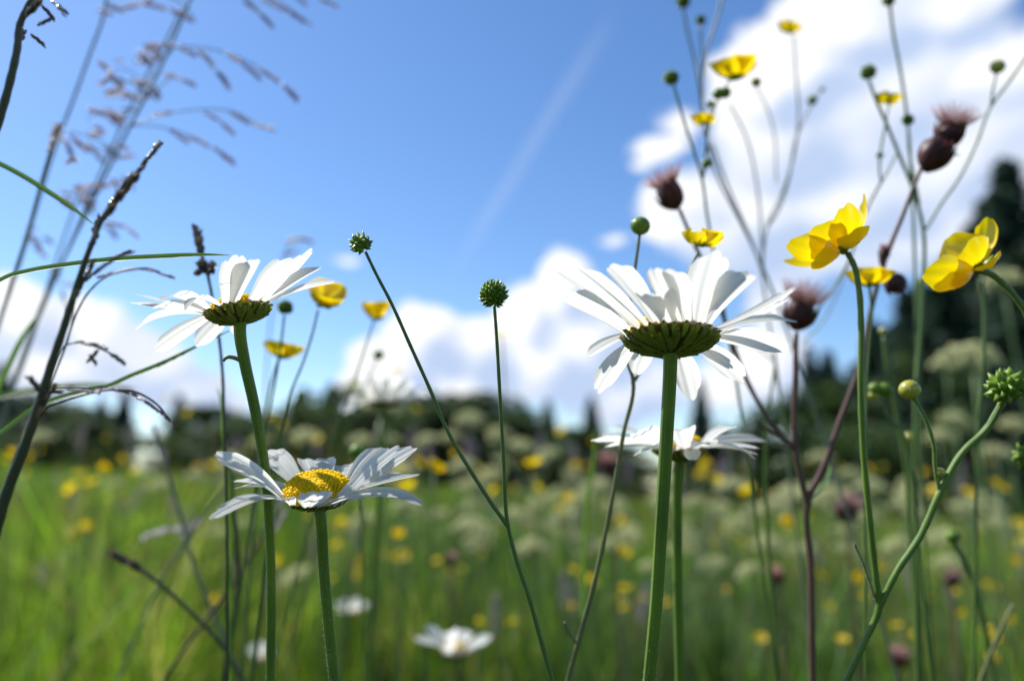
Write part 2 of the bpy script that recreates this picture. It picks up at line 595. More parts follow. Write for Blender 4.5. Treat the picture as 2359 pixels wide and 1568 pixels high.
# ------------------------------------------------------------------ oxeye daisies
def daisy(label, cx, cy, d, rpx, roll, pit, petals, Lpx, stem, stem_w, disc_h=.3, bowl_w=1.0, bowl_h=.48, hair=0, group=None, leaf=None, plen=None):
    m = d / FPX                                  # metres per layout pixel at this distance
    C = P(cx, cy, d)
    A = (RIGHT * (math.cos(pit) * math.sin(roll)) + UP * (math.cos(pit) * math.cos(roll)) + FWD * math.sin(pit)).normalized()
    e2 = (FWD - A * FWD.dot(A)).normalized()      # away from the camera, in the plane of the head
    e1 = e2.cross(A).normalized()
    if e1.dot(RIGHT) < 0:
        e1 = -e1
    Rr = rpx * m
    # stem first: base of the thing is where it enters the soil
    foot = C - A * (bowl_h * Rr * .93)
    pts = [foot] + [P(px, py, d + .0015 * k) for k, (px, py) in enumerate(stem)]
    pts = to_ground(pts)
    base = V((pts[-1].x, pts[-1].y, tz(pts[-1].x, pts[-1].y)))
    o = thing('oxeye_daisy', label, 'flower', base, group)
    pp = smooth_pts(pts, 8)
    b = MB()
    w0, w1 = stem_w
    n = len(pp)
    rad = [.5 * m * (w0 + (w1 - w0) * min(1, i / (n * .5))) * (1 + .14 * max(0, 1 - i / 4)) for i in range(n)]
    tube(b, pp, 0, 0, 40, ribs=9, rib_amp=.035, radii=rad)
    st = b.build('stem', M['stem'], o, base)
    if hair:
        hb = MB()
        k = 0
        while k < n - 1 and pp[k].z > CAM_Z - .06:
            k += 1
        hairs(hb, pp[:k + 1], rad[n // 3] * 1.0, hair, .0006)
        hb.build('stem_hairs', M['hair'], st)
        st.children[-1].location = (0, 0, 0)
        for q in st.children:
            q.data.transform(Matrix.Translation(-base))
    # involucre: shallow bowl shingled with brown edged bracts
    b = MB()

    def bowl(t):                                  # t 0 bottom .. 1 rim -> (radius, height)
        a = t * math.pi / 2
        return Rr * bowl_w * (.15 + .85 * math.sin(a) ** .82), -bowl_h * Rr * (1 - t) ** .9 * math.cos(a * .35)

    rows = 10
    ns = 40
    vs, fs = [], []
    for j in range(rows + 1):
        r, z = bowl(j / rows)
        for k in range(ns):
            a = 2 * math.pi * k / ns
            vs.append(C + (e1 * math.cos(a) + e2 * math.sin(a)) * (r * .95) + A * z)
    for j in range(rows):
        for k in range(ns):
            p, q = j * ns + k, j * ns + (k + 1) % ns
            fs.append((p, q, q + ns, p + ns))
    b.add(vs, fs, 1)
    for (t0, t1, cnt, wid) in ((.0, .5, 11, .2), (.1, .72, 15, .2), (.28, .92, 20, .185), (.46, 1.1, 25, .17)):
        for k in range(cnt):
            a0 = 2 * math.pi * (k + random.uniform(-.22, .22) + t0 * 3) / cnt
            tt1 = t1 + random.uniform(-.06, .05)
            W = wid * Rr * random.uniform(.85, 1.1)
            lift = random.uniform(.9, 1.6)
            vs, fs, mi = [], [], []
            nu, nv = 7, 8
            for j in range(nv + 1):
                v = j / nv
                t = t0 + (tt1 - t0) * v
                tc_ = min(t, 1)
                r, z = bowl(tc_)
                ext = max(0, t - 1)
                r += ext * Rr * .5
                z += ext * Rr * .55
                prof = (.55 + .45 * math.sin(min(1, v / .55) * math.pi / 2)) * math.sqrt(max(.0, 1 - max(0, (v - .5) / .5) ** 2.4)) + .03
                for i in range(nu):
                    u = -1 + 2 * i / (nu - 1)
                    aa = a0 + u * W * .5 * prof / max(r, Rr * .2)
                    h = Rr * (.008 + .085 * (1 - u * u) + .03 * v * lift) + (.02 * Rr * random.uniform(-1, 1) if v > .8 else 0)
                    nrm_ = (e1 * math.cos(aa) + e2 * math.sin(aa)) * (.45 + .2 * t) - A * (1 - .75 * tc_)
                    nrm_.normalize()
                    vs.append(C + (e1 * math.cos(aa) + e2 * math.sin(aa)) * r + A * z + nrm_ * h)
            for j in range(nv):
                for i in range(nu - 1):
                    p = j * nu + i
                    fs.append((p, p + 1, p + nu + 1, p + nu))
                    mi.append(1 if i in (0, nu - 2) or j >= nv - 1 else 0)
            b.add(vs, fs, mi)
    b.build('involucre', [M['bract'], M['bract_edge']], o, base)
    # yellow disc of florets on a low dome
    b = MB()
    vs, fs = [], []
    nr = 7
    for j in range(nr + 1):
        a = j / nr * math.pi / 2
        r, z = Rr * .88 * math.cos(a) ** .5, disc_h * Rr * .96 * math.sin(a) ** .7
        for k in range(ns):
            q = 2 * math.pi * k / ns
            vs.append(C + (e1 * math.cos(q) + e2 * math.sin(q)) * r + A * z)
    for j in range(nr):
        for k in range(ns):
            p, q = j * ns + k, j * ns + (k + 1) % ns
            fs.append((p, q, q + ns, p + ns))
    b.add(vs, fs, 1)
    nf = 420
    for k in range(nf):
        q = math.sqrt((k + .5) / nf)
        a = k * 2.39996
        th = math.acos(min(1, q ** 1.0)) if q < 1 else 0
        r = Rr * .9 * q
        z = disc_h * Rr * max(0, 1 - q ** 4.5) ** .6
        out = e1 * math.cos(a) + e2 * math.sin(a)
        c = C + out * r + A * z
        ax = (A + out * (1.5 * q ** 5) + V((random.gauss(0, .1), random.gauss(0, .1), random.gauss(0, .1)))).normalized()
        l = Rr * random.uniform(.055, .11) * (1.25 if q > .6 else .8)
        n_, s_ = frame(ax, V((.3, .5, .8)))
        rr = Rr * .044
        vs = []
        for (hh, sc) in ((0, .8), (.6, 1.0), (1, .95)):
            for i in range(6):
                x = i * math.pi / 3
                vs.append(c + ax * (l * hh) + (n_ * math.cos(x) + s_ * math.sin(x)) * rr * sc)
        vs.append(c + ax * (l * .85))
        fs = []
        for j in range(2):
            for i in range(6):
                p, q2 = j * 6 + i, j * 6 + (i + 1) % 6
                fs.append((p, q2, q2 + 6, p + 6))
        for i in range(6):
            fs.append((12 + i, 12 + (i + 1) % 6, 18))
        b.add(vs, fs, 0)
    b.build('disc', [M['disc'], M['disc_base']], o, base)
    # ray petals
    for pt in petals:
        bx, tx, ty, w, far = pt[:5]
        kw = dict(pt[5]) if len(pt) > 5 else {}
        L = Lpx * m * kw.pop('L', 1.0)
        u = max(-1, min(1, (bx - cx) / rpx))
        s = math.sqrt(max(0, 1 - u * u)) * (1 if far > 0 else -1)
        B = C + (e1 * u + e2 * s) * (Rr * .93) + A * (.015 * Rr)
        T = solve_tip(B, tx, ty, L, far > 0)
        b = MB()
        dist = (T - CAM).dot(FWD)
        ww = w * dist / FPX * .5 + w * m * .5
        args = dict(bend=random.uniform(.02, .07), cup=random.uniform(.08, .2), notch=random.uniform(.02, .08), groove=.075, twist=random.uniform(-.12, .12))
        args.update(kw)
        face = args.pop('face', 0)          # + shows its underside to the camera, - its upper side
        petal(b, B, T, A * (1 - abs(face) * .5) + FWD * face, ww * 1.28, **args)
        b.build('petal', M['white'], o, base)
    if leaf:
        b = MB()
        lp = smooth_pts([P(x, y, d + .0005 * i) for i, (x, y) in enumerate(leaf)], 5)
        tube(b, lp, .5 * m * 8, .5 * m * 13, 8)
        b.build('bract_leaf', M['stem_olive'], o, base)
    return o


def c3(x, y):
    return (1271.3 + x * .25, 557 + y * .25)


def c1(x, y):
    return (288.3 + x * .2111, 557 + y * .2111)


def c2(x, y):
    return (458.7 + x * .2278, 996 + y * .2278)


def c4(x, y):
    return (1336.8 + x * .1945, 943.6 + y * .1945)


def plist(f, sc, rows):
    out = []
    for r in rows:
        bx, tx, ty, w, far = r[:5]
        q = f(tx, ty)
        out.append((f(bx, 0)[0], q[0], q[1], w * sc, far) + tuple(r[5:]))
    return out


# the big daisy on the right, seen from underneath
daisy('largest white daisy, seen from underneath in front of the clouds on the right',
      1544, 774, .168, 100, R(1.5), R(17), plist(c3, .25, [
          (740, 45, 262, 150, -1, dict(bend=.05, cup=.3, L=1.05, face=.35)),
          (680, 118, 497, 175, -1, dict(bend=.08, cup=.25, face=.7)),
          (800, 236, 236, 110, -1, dict(bend=.03, cup=.45, L=1.0)),
          (880, 535, 212, 185, -1, dict(bend=.05, cup=.25, twist=-.2)),
          (990, 915, 470, 270, -1, dict(bend=.04, cup=.16, notch=.13, blunt=.16, L=.95, wide=.7)),
          (1075, 940, 240, 190, -1, dict(bend=.02, cup=.15, L=.98)),
          (1170, 1045, 250, 210, -1, dict(bend=.06, cup=.2, twist=.2, L=.98)),
          (1270, 1510, 75, 275, -1, dict(bend=.04, cup=.1, blunt=.25)),
          (1375, 1832, 290, 215, -1, dict(bend=.05, cup=.22, twist=.3, fold=.2)),
          (1440, 2262, 410, 75, -1, dict(bend=-.04, cup=.3, twist=.3)),
          (1500, 2188, 528, 80, 1, dict(bend=-.03, cup=.3)),
          (1490, 2266, 742, 100, -1, dict(bend=.07, cup=.35, face=.3)),
          (1540, 2188, 1000, 190, 1, dict(bend=.05, cup=.15, face=.6)),
          (1535, 1932, 825, 90, 1, dict(bend=.04)),
          (1420, 1765, 1305, 185, 1, dict(bend=.05, cup=.12, L=1.05, face=.5)),
          (1230, 1290, 1468, 200, 1, dict(bend=.05, cup=.2, blunt=.3)),
          (960, 790, 1228, 175, 1, dict(bend=.05, cup=.2)),
          (790, 425, 1395, 185, 1, dict(bend=.06, cup=.12, face=.5)),
          (690, 330, 1060, 120, 1, dict(bend=.03, cup=.2, face=.5)),
          (800, 690, 1062, 80, 1, dict(L=.8)),
          (1350, 1560, 1060, 110, 1, dict(L=.7)),
      ]), 232, [(1544, 850), (1536, 1000), (1524, 1200), (1511, 1400), (1495, 1568)], (32, 29), bowl_h=.38, hair=700)

# the daisy upper left, seen from the side
daisy('tall white daisy seen side on against the sky on the left',
      549, 714, .176, 67, R(-11.5), R(9), plist(c1, .2111, [
          (1225, 1232, 138, 205, -1, dict(bend=.03, cup=.12, L=1.0)),
          (1310, 1410, 192, 210, -1, dict(bend=.05, cup=.2, L=1.0)),
          (1480, 1840, 183, 210, -1, dict(bend=.04, cup=.15, L=1.02, face=.3)),
          (1545, 2045, 72, 130, -1, dict(bend=-.02, cup=.25)),
          (1570, 2132, 275, 120, -1, dict(bend=.04, cup=.3, face=.3)),
          (1610, 2304, 436, 75, -1, dict(bend=.04, cup=.3, twist=.6)),
          (940, 398, 640, 170, -1, dict(bend=.12, cup=.12, face=.8)),
          (1130, 655, 748, 100, -1, dict(bend=.12, cup=.3, face=.6, L=.85)),
          (870, 298, 715, 150, -1, dict(bend=.05, cup=.2, face=.8)),
          (760, 50, 665, 70, 1, dict(bend=.0, cup=.3, face=.4)),
          (720, 110, 570, 60, 1, dict(bend=.0, cup=.3)),
          (850, 95, 980, 110, -1, dict(bend=.12, cup=.3, face=.5)),
          (880, 310, 1210, 150, 1, dict(bend=.04, cup=.2, face=.6)),
          (1000, 772, 1142, 170, 1, dict(bend=.05, cup=.2, face=.7)),
          (1350, 1560, 520, 130, 1, dict(L=.95)),
          (1450, 1790, 470, 130, 1, dict(L=.95)),
          (1250, 1180, 1000, 120, 1, dict(L=.75)),
      ]), 200, [(553, 765), (563, 830), (583, 920), (600, 1010), (613, 1100), (620, 1200), (625, 1400), (622, 1568)], (28, 21), bowl_h=.42, hair=700,
      leaf=[(514, 831), (522, 823), (540, 824), (556, 832), (566, 846)])

# the daisy lower left, its yellow disc in view
daisy('white daisy with its yellow disc in view, low on the left against the meadow grass',
      733, 1142, .172, 83, R(0), R(-9), plist(c2, .2278, [
          (870, 150, 215, 170, -1, dict(bend=.07, cup=.12, L=1.02, face=-.55)),
          (930, 190, 298, 150, -1, dict(bend=.06, cup=.2, L=1.02, face=-.4)),
          (890, 345, 490, 110, 1, dict(bend=.03)),
          (870, 358, 565, 90, 1, dict(bend=.04)),
          (950, 685, 185, 200, 1, dict(bend=.05, cup=.15, face=-.5)),
          (1160, 1160, 268, 300, 1, dict(bend=.06, cup=.12, L=.9)),
          (1370, 1440, 338, 240, 1, dict(bend=.08, cup=.15, L=.9)),
          (1470, 1875, 158, 200, 1, dict(bend=.04, cup=.12, face=-.5)),
          (1500, 2035, 148, 180, -1, dict(bend=.04, cup=.12, L=1.03, face=-.5)),
          (1430, 2203, 150, 190, -1, dict(bend=.05, cup=.12, L=1.08, face=-.45)),
          (1545, 2045, 405, 90, 1, dict(bend=.02)),
          (1545, 2238, 422, 95, 1, dict(bend=.02)),
          (1420, 2268, 738, 170, -1, dict(bend=.13, cup=.1, L=1.08)),
          (1380, 2005, 655, 90, -1, dict(bend=.06)),
          (1205, 1205, 590, 255, -1, dict(bend=-.04, cup=.12, L=.62, blunt=.2, notch=.06)),
          (920, 272, 735, 110, -1, dict(bend=.08)),
          (860, 105, 885, 140, -1, dict(bend=.09, cup=.12, L=1.05, face=-.3)),
          (1010, 830, 680, 130, -1, dict(bend=.04, L=.9)),
          (1310, 1640, 668, 130, -1, dict(bend=.05, L=.9)),
      ]), 210, [(737, 1178), (745, 1300), (756, 1430), (770, 1568)], (25, 23), disc_h=.5, bowl_w=.76, bowl_h=.22, hair=900)

# the daisy behind, right of centre
daisy('slightly blurred white daisy side on, behind the stem of the largest daisy',
      1565, 1030, .222, 58, R(0), R(1), plist(c4, .1945, [
          (900, 125, 365, 90, -1, dict(face=.7)), (930, 235, 300, 110, 1, dict(face=-.4)), (950, 300, 195, 80, 1, dict(face=-.4)), (890, 280, 440, 100, -1, dict(face=.7)),
          (980, 640, 275, 260, -1, dict(face=.7, L=1.0)), (960, 640, 545, 90, -1, dict(face=.7)), (1180, 1180, 230, 270, -1, dict(face=.7, bend=.05, L=.95)),
          (1080, 960, 290, 220, 1, dict(L=.9)), (1400, 1845, 212, 150, -1, dict(face=.7)), (1450, 2215, 375, 120, 1, dict(face=-.4)), (1470, 2135, 455, 110, -1, dict(face=.7)),
          (1480, 2105, 530, 110, -1, dict(face=.7)), (1440, 2080, 605, 110, -1, dict(face=.7, bend=.1)), (1300, 1560, 420, 200, -1, dict(face=.7)), (1000, 800, 480, 180, -1, dict(face=.7)), (1250, 1350, 600, 150, -1, dict(face=.7, L=.6)),
          (1100, 1000, 600, 150, -1, dict(face=.7, L=.7)),
      ]), 195, [(1564, 1065), (1561, 1200), (1563, 1400), (1567, 1568)], (22, 21), disc_h=.4)

# three daisies deeper in the grass
daisy('blurred white daisy side on in front of the tree line, above the lower left daisy', 885, 922, .42, 40, R(2), R(0),
      [(885 + (tx - 885) * .35, tx, ty, 36, f) for tx, ty, f in ((790, 952, -1), (806, 930, 1), (812, 896, 1), (832, 868, -1), (848, 866, 1), (868, 862, -1), (890, 866, 1), (912, 868, -1), (935, 870, 1), (952, 880, -1), (975, 900, 1), (984, 915, -1), (965, 925, -1), (925, 925, -1), (850, 925, -1), (880, 900, -1))],
      100, [(884, 960), (880, 1040), (872, 1150)], (13, 12), disc_h=.35, bowl_h=.35)
for lab, cx, cy, d, rp, L, roll, tips in (
        ('blurred white daisy low in the grass at the bottom centre of the meadow', 1047, 1490, .46, 32, 66, R(2), [(955, 1470), (980, 1440), (1005, 1482), (990, 1452), (1030, 1455), (1050, 1445), (1072, 1450), (1090, 1458), (1136, 1465), (1120, 1480), (1060, 1492), (1020, 1490), (975, 1478), (1128, 1472)]),
        ('small blurred white daisy just right of the stem of the lower left daisy', 808, 1398, .8, 16, 34, R(-3), [(766, 1390), (772, 1404), (790, 1380), (806, 1374), (822, 1376), (840, 1386), (852, 1388), (848, 1398), (785, 1398), (815, 1392)]),
        ('small blurred white daisy at the bottom left, behind the tall side on daisy stem', 601, 1507, .75, 17, 36, R(5), [(570, 1498), (575, 1484), (592, 1478), (604, 1476), (616, 1482), (630, 1492), (635, 1505), (585, 1490), (610, 1486)])):
    daisy(lab, cx, cy + 8, d, rp, roll, R(-2), [(cx + (tx - cx) * .3, tx, ty, L * .42, (-1 if k % 2 else 1)) for k, (tx, ty) in enumerate(tips)], L,
          [(cx + 1, cy + 40), (cx + 3, cy + 120)], (max(8, rp * .36), rp * .36), disc_h=.4, group='small daisies low in the grass')


# ------------------------------------------------------------------ buttercups, seed heads, buds
def seed_head(parent, base, c, ax, r, n=110, name='seed_head', beak=.1, squash=1.0):
    """a ball of beaked achenes"""
    b = MB()
    ellipsoid(b, c, ax, r * .72, r * .72 * squash, 0, 12, 8)
    for k in range(n):
        z = 1 - 2 * (k + .5) / n
        if z < -.92:
            continue
        rr = math.sqrt(max(0, 1 - z * z))
        a = k * 2.39996
        e1, e2 = frame(ax, V((.2, .9, .3)))
        d = (ax * z * squash + (e1 * math.cos(a) + e2 * math.sin(a)) * rr).normalized()
        up = (ax - d * ax.dot(d))
        up = up.normalized() if up.length > .05 else e1
        s = d.cross(up)
        wd = r * 2.3 / math.sqrt(n) * random.uniform(.7, 1.25)
        d = (d + V((random.gauss(0, .05), random.gauss(0, .05), random.gauss(0, .05)))).normalized()
        p = c + d * (r * .62 * random.uniform(.86, 1.08))
        tip = p + d * (r * (.36 + beak * random.uniform(.6, 1.2))) + up * (r * .16)
        ring = [p + up * wd * .8, p + s * wd * .62, p - up * wd * .8, p - s * wd * .62]
        ring2 = [q + d * r * .26 for q in ring]
        vs = ring + [p + d * r * .32 + (q - (p + d * r * .26)) * .62 for q in ring2] + [tip]
        fs = [(i, (i + 1) % 4, 4 + (i + 1) % 4, 4 + i) for i in range(4)] + [(4 + i, 4 + (i + 1) % 4, 8) for i in range(4)]
        b.add(vs, fs)
    return b.build(name, M['seed'], parent, base)


def bud(parent, base, c, ax, r, mat='bud'):
    b = MB()
    ellipsoid(b, c, ax, r, r * .92, 0, 14, 9, bump=.02)
    for k in range(5):
        e1, e2 = frame(ax, V((.2, .9, .3)))
        a = k * 1.2566
        o = e1 * math.cos(a) + e2 * math.sin(a)
        petal(b, c - ax * r * .9 + o * r * .2, c + ax * r * .75 + o * r * .62, o, r * 1.1, bend=.3, cup=-.1, nu=5, nv=6, notch=0)
    return b.build('bud', M[mat], parent, base)


def flower_core(parent, base, c, ax, r, shared=None):
    """sepals, carpels and stamens of a buttercup"""
    b = MB()
    ellipsoid(b, c + ax * r * .12, ax, r * .17, r * .17, 1, 10, 6, bump=.15)
    e1, e2 = frame(ax, V((.2, .9, .3)))
    for k in range(36):
        a = k * 2.4
        o = e1 * math.cos(a) + e2 * math.sin(a)
        q = random.uniform(.5, 1)
        tip = c + ax * r * random.uniform(.2, .3) + o * r * .24 * q
        p = c + o * r * .1
        tube(b, [p, p.lerp(tip, .6) + ax * r * .04, tip], r * .012, r * .022, 4, mi=0)
    for k in range(5):
        a = k * 1.2566 + .6
        o = e1 * math.cos(a) + e2 * math.sin(a)
        petal(b, c - ax * r * .02, c + o * r * .42 + ax * r * .08, ax, r * .24, bend=-.15, cup=.2, nu=5, nv=6, notch=0, mi=1)
    ellipsoid(b, c - ax * r * .03, ax, r * .09, r * .08, 1, 8, 5)
    return b.build('flower', [M['disc'], M['seed']], parent, base)


def flower(parent, base, c, ax, r, lift=.45, n=5, turn=0.0, ragged=.12):
    core = flower_core(parent, base, c, ax, r)
    e1, e2 = frame(ax, V((.2, .9, .3)))
    for k in range(n):
        a = turn + k * 2 * math.pi / n + random.uniform(-.1, .1)
        o = e1 * math.cos(a) + e2 * math.sin(a)
        l = lift + random.uniform(-ragged, ragged)
        B = c + o * r * .06
        T = c + (o * math.cos(l) + ax * math.sin(l)) * r * random.uniform(.93, 1.05)
        b = MB()
        petal(b, B, T, ax, r * random.uniform(1.15, 1.35), bend=-.17, cup=.42, base_w=.2, wide=.7, blunt=.24, notch=.02, groove=.03, wave=.05, nu=13, nv=14)
        b.build('petal', M['yellow'], core)
    for q in core.children:
        q.data.transform(Matrix.Translation(-base))
    return core


def flower_by_tips(parent, base, cx, cy, d, ax, rpx, tips):
    """an individual bloom: each petal aimed at its own tip"""
    m = d / FPX
    c = P(cx, cy, d)
    core = flower_core(parent, base, c, ax, rpx * m)
    for (bx, by, tx, ty, w, far, kw) in tips:
        kw = dict(kw)
        L = rpx * m * kw.pop('L', 1.0)
        B = P(bx, by, d + (.04 if far > 0 else -.04) * rpx * m)
        T = solve_tip(B, tx, ty, L, far > 0)
        b = MB()
        args = dict(bend=-.15, cup=.3, base_w=.3, wide=.62, blunt=.3, notch=.025, groove=.05, wave=.07, nu=17, nv=20)
        args.update(kw)
        face = args.pop('face', 0)
        petal(b, B, T, ax * (1 - abs(face) * .5) + FWD * face, w * m, **args)
        b.build('petal', M['yellow'], core)
    for q in core.children:
        q.data.transform(Matrix.Translation(-base))
    return core


def axis(roll=0, pit=0):
    return (RIGHT * (math.cos(pit) * math.sin(roll)) + UP * (math.cos(pit) * math.cos(roll)) + FWD * math.sin(pit)).normalized()


def plant(name, label, cat, d, stems, heads=(), mat='stem_thin', group=None, hair=0, down=True, ddy=0.0, main='stem', side='branch'):
    """stems: list of (points, width0, width1); the first one runs on into the soil. heads: (kind, px, py, size, roll, pitch, dd)"""
    m = d / FPX
    pts = [P(x, y, d + ddy * k) for k, (x, y) in enumerate(stems[0][0])]
    if down:
        pts = to_ground(pts)
    base = V((pts[-1].x, pts[-1].y, tz(pts[-1].x, pts[-1].y)))
    o = thing(name, label, cat, base, group)
    last = None
    for k, (ps, w0, w1) in enumerate(stems):
        if k == 0:
            q = smooth_pts(pts, 7)
        else:
            q = smooth_pts([P(x, y, d + ddy * i) for i, (x, y) in enumerate(ps)], 7)
        b = MB()
        tube(b, q, .5 * w0 * m, .5 * w1 * m, 12, wob=.05)
        s = b.build(main if k == 0 else side, M[mat], o, base)
        if hair:
            hb = MB()
            z = [p for p in q if p.z > CAM_Z - .1]
            if len(z) > 3:
                hairs(hb, z, .4 * (w0 + w1) * .5 * m, hair, .0007)
                h = hb.build('stem_hairs', M['hair'], s)
                h.data.transform(Matrix.Translation(-base))
    for h in heads:
        kind, px, py, size = h[:4]
        roll = h[4] if len(h) > 4 else 0
        pit = h[5] if len(h) > 5 else 0
        ax = axis(R(roll), R(pit))
        c = P(px, py, d + (h[6] if len(h) > 6 else 0))
        if kind == 'seed':
            seed_head(o, base, c, ax, size * m)
        elif kind == 'spiky':
            seed_head(o, base, c, ax, size * m, n=34, beak=.26, squash=.82)
        elif kind == 'bud':
            bud(o, base, c, ax, size * m)
        elif kind == 'greenbud':
            bud(o, base, c, ax, size * m, 'seed')
        elif kind == 'flower':
            flower(o, base, c, ax, size * m, lift=h[7] if len(h) > 7 else .5, turn=random.uniform(0, 6))
    return o, base


plant('buttercup_plant', 'forked seeding buttercup with a round green seed head standing between the daisies', 'seeding plant', .172,
      [([(1139, 705), (1143, 760), (1150, 880), (1160, 1060), (1170, 1210), (1190, 1290), (1217, 1370), (1245, 1470), (1272, 1568)], 7, 15),
       ([(842, 580), (865, 628), (900, 695), (945, 795), (990, 895), (1035, 1000), (1085, 1085), (1130, 1155), (1170, 1212)], 7, 10)],
      [('seed', 1137, 677, 34, 0, 0), ('spiky', 830, 561, 24, -22, 0)])
o, base = plant('buttercup_plant', 'branching buttercup with a hairy stem, a large yellow bloom and a round yellow bud', 'buttercup', .195,
                [([(1952, 582), (1968, 612), (1978, 660), (1984, 760), (1983, 880), (1990, 1050), (2004, 1200), (2018, 1330), (2025, 1395), (1990, 1480), (1950, 1568)], 13, 17),
                 ([(2310, 925), (2275, 985), (2215, 1045), (2165, 1135), (2120, 1235), (2070, 1310), (2025, 1398)], 16, 15),
                 ([(2103, 912), (2130, 960), (2150, 1020), (2155, 1085), (2166, 1135)], 8, 9),
                 ([(1968, 1252), (1985, 1290), (2005, 1345), (2022, 1395)], 5, 5)],
                [('bud', 2095, 897, 24, -20, 5), ('spiky', 2318, 892, 40, -20, 0, -.004), ('bud', 2166, 1088, 12, 10, 0)], mat='stem', hair=260)
flower_by_tips(o, base, 1942, 574, .195, axis(R(-25), R(10)), 120, [
    (1944, 574, 1946, 468, 104, -1, dict(L=1.0, cup=.2, blunt=.42, notch=.05, wide=.6)),
    (1938, 576, 1868, 530, 100, -1, dict(L=.95, cup=.2, face=.7)),
    (1930, 578, 1812, 560, 72, -1, dict(L=1.15, cup=.25, face=.7)),
    (1928, 584, 1804, 600, 62, 1, dict(L=1.2, cup=.5)),
    (1958, 562, 1990, 446, 48, 1, dict(L=1.1, cup=.4, twist=.6)),
    (1950, 574, 1984, 522, 84, -1, dict(L=.8, cup=.3)),
    (1935, 584, 1872, 598, 84, -1, dict(L=.8, cup=.3, face=.5)),
])
o, base = plant('buttercup', 'large yellow buttercup bloom nodding on an arched stem at the right edge', 'buttercup', .20,
                [([(2254, 624), (2285, 633), (2320, 662), (2359, 712), (2395, 790), (2420, 900), (2440, 1100)], 13, 16)], [], mat='stem', hair=60)
flower_by_tips(o, base, 2248, 617, .20, axis(R(-35), R(0)), 105, [
    (2244, 617, 2190, 540, 104, 1, dict(L=1.0, cup=.12, blunt=.36)),
    (2250, 615, 2240, 548, 84, -1, dict(L=.85, cup=.2)),
    (2258, 612, 2276, 500, 48, 1, dict(L=1.15, cup=.25, face=-.5, wave=.15, blunt=.2)),
    (2240, 620, 2125, 632, 90, -1, dict(L=1.15, cup=.15, face=.9)),
    (2246, 624, 2150, 662, 62, -1, dict(L=1.05, cup=.3, face=.6)),
    (2258, 618, 2292, 592, 70, -1, dict(L=.7, cup=.25)),
    (2246, 620, 2190, 648, 80, -1, dict(L=.75, cup=.3, face=.8)),
])
plant('buttercup_plant', 'slim brownish forked buttercup whose yellow bloom rises behind the largest daisy', 'buttercup', .205,
      [([(1474, 540), (1464, 610), (1452, 700), (1444, 827), (1458, 872), (1436, 1000), (1410, 1150), (1372, 1330), (1340, 1450), (1308, 1568)], 7, 15),
       ([(1610, 578), (1575, 650), (1520, 770), (1471, 862), (1456, 885)], 6, 9),
       ([(1300, 1432), (1310, 1455), (1327, 1478)], 6, 6)],
      [('greenbud', 1475, 520, 23, 10, 0), ('flower', 1618, 564, 58, 5, 8, 0, .4)], mat='stem_olive')

# tall thin buttercups with buds, seed heads and small blooms, right of centre
plant('buttercup_plant', 'tall many headed buttercup rising between the largest daisy and the top edge', 'buttercup', .275,
      [([(1552, 196), (1566, 245), (1582, 300), (1602, 360), (1617, 412), (1628, 490), (1640, 560), (1665, 700), (1700, 900)], 5.76, 7.2),
       ([(1618, 412), (1624, 365), (1632, 300), (1645, 250), (1662, 217)], 5.76, 4.32),
       ([(1662, 217), (1672, 198), (1688, 180)], 3.6, 3.6),
       ([(1636, 246), (1640, 275)], 2.88, 2.88),
       ([(1620, 300), (1630, 330), (1630, 350)], 2.88, 3.6),
       ([(1618, 412), (1622, 395), (1628, 378)], 6.48, 5.76)],
      [('seed', 1546, 180, 18, -8, 0), ('flower', 1692, 180, 66, 0, -4, 0, .6), ('bud', 1742, 190, 11), ('greenbud', 1655, 216, 14), ('greenbud', 1670, 214, 14),
       ('greenbud', 1637, 240, 9), ('flower', 1620, 284, 36, 3, 2, 0, .35), ('greenbud', 1628, 376, 12)])
plant('buttercup_plant', 'thin buttercup stalks reaching the top edge with two small dark seed heads', 'seeding plant', .33,
      [([(1574, 20), (1584, 75), (1600, 140), (1612, 210), (1622, 280), (1650, 400), (1700, 500), (1750, 600)], 5.76, 6.48),
       ([(1613, 60), (1616, 120), (1618, 220), (1622, 280)], 5.04, 5.04),
       ([(1668, -20), (1650, 50), (1630, 110), (1617, 190)], 6.48, 5.76)],
      [('seed', 1574, 4, 17), ('seed', 1614, 47, 12)], mat='grass_stem')
plant('buttercup_plant', 'faint branching buttercup against the big cloud, one yellow bloom near the top edge', 'buttercup', .36,
      [([(1829, 84), (1834, 180), (1840, 260), (1832, 340), (1800, 450), (1768, 520), (1757, 620), (1768, 720), (1786, 835)], 4.32, 7.2),
       ([(1870, 242), (1852, 275), (1836, 312), (1815, 420), (1790, 490), (1768, 522)], 4.32, 5.04),
       ([(1895, 205), (1880, 225), (1870, 245)], 2.88, 2.88),
       ([(1742, 200), (1765, 245), (1782, 300), (1788, 420)], 3.6, 3.6),
       ([(1640, 330), (1680, 440), (1722, 535), (1748, 600), (1760, 640)], 6.48, 6.48),
       ([(1682, 240), (1722, 325), (1744, 430), (1754, 540), (1757, 610)], 4.32, 5.76),
       ([(1848, 790), (1880, 760), (1960, 600)], 3.6, 4.32),
       ([(1690, 790), (1740, 800), (1786, 835)], 4.32, 4.32)],
      [('flower', 1816, 72, 32, 14, 4, 0, .3), ('greenbud', 1871, 231, 12), ('greenbud', 1894, 206, 6)], mat='grass_stem')
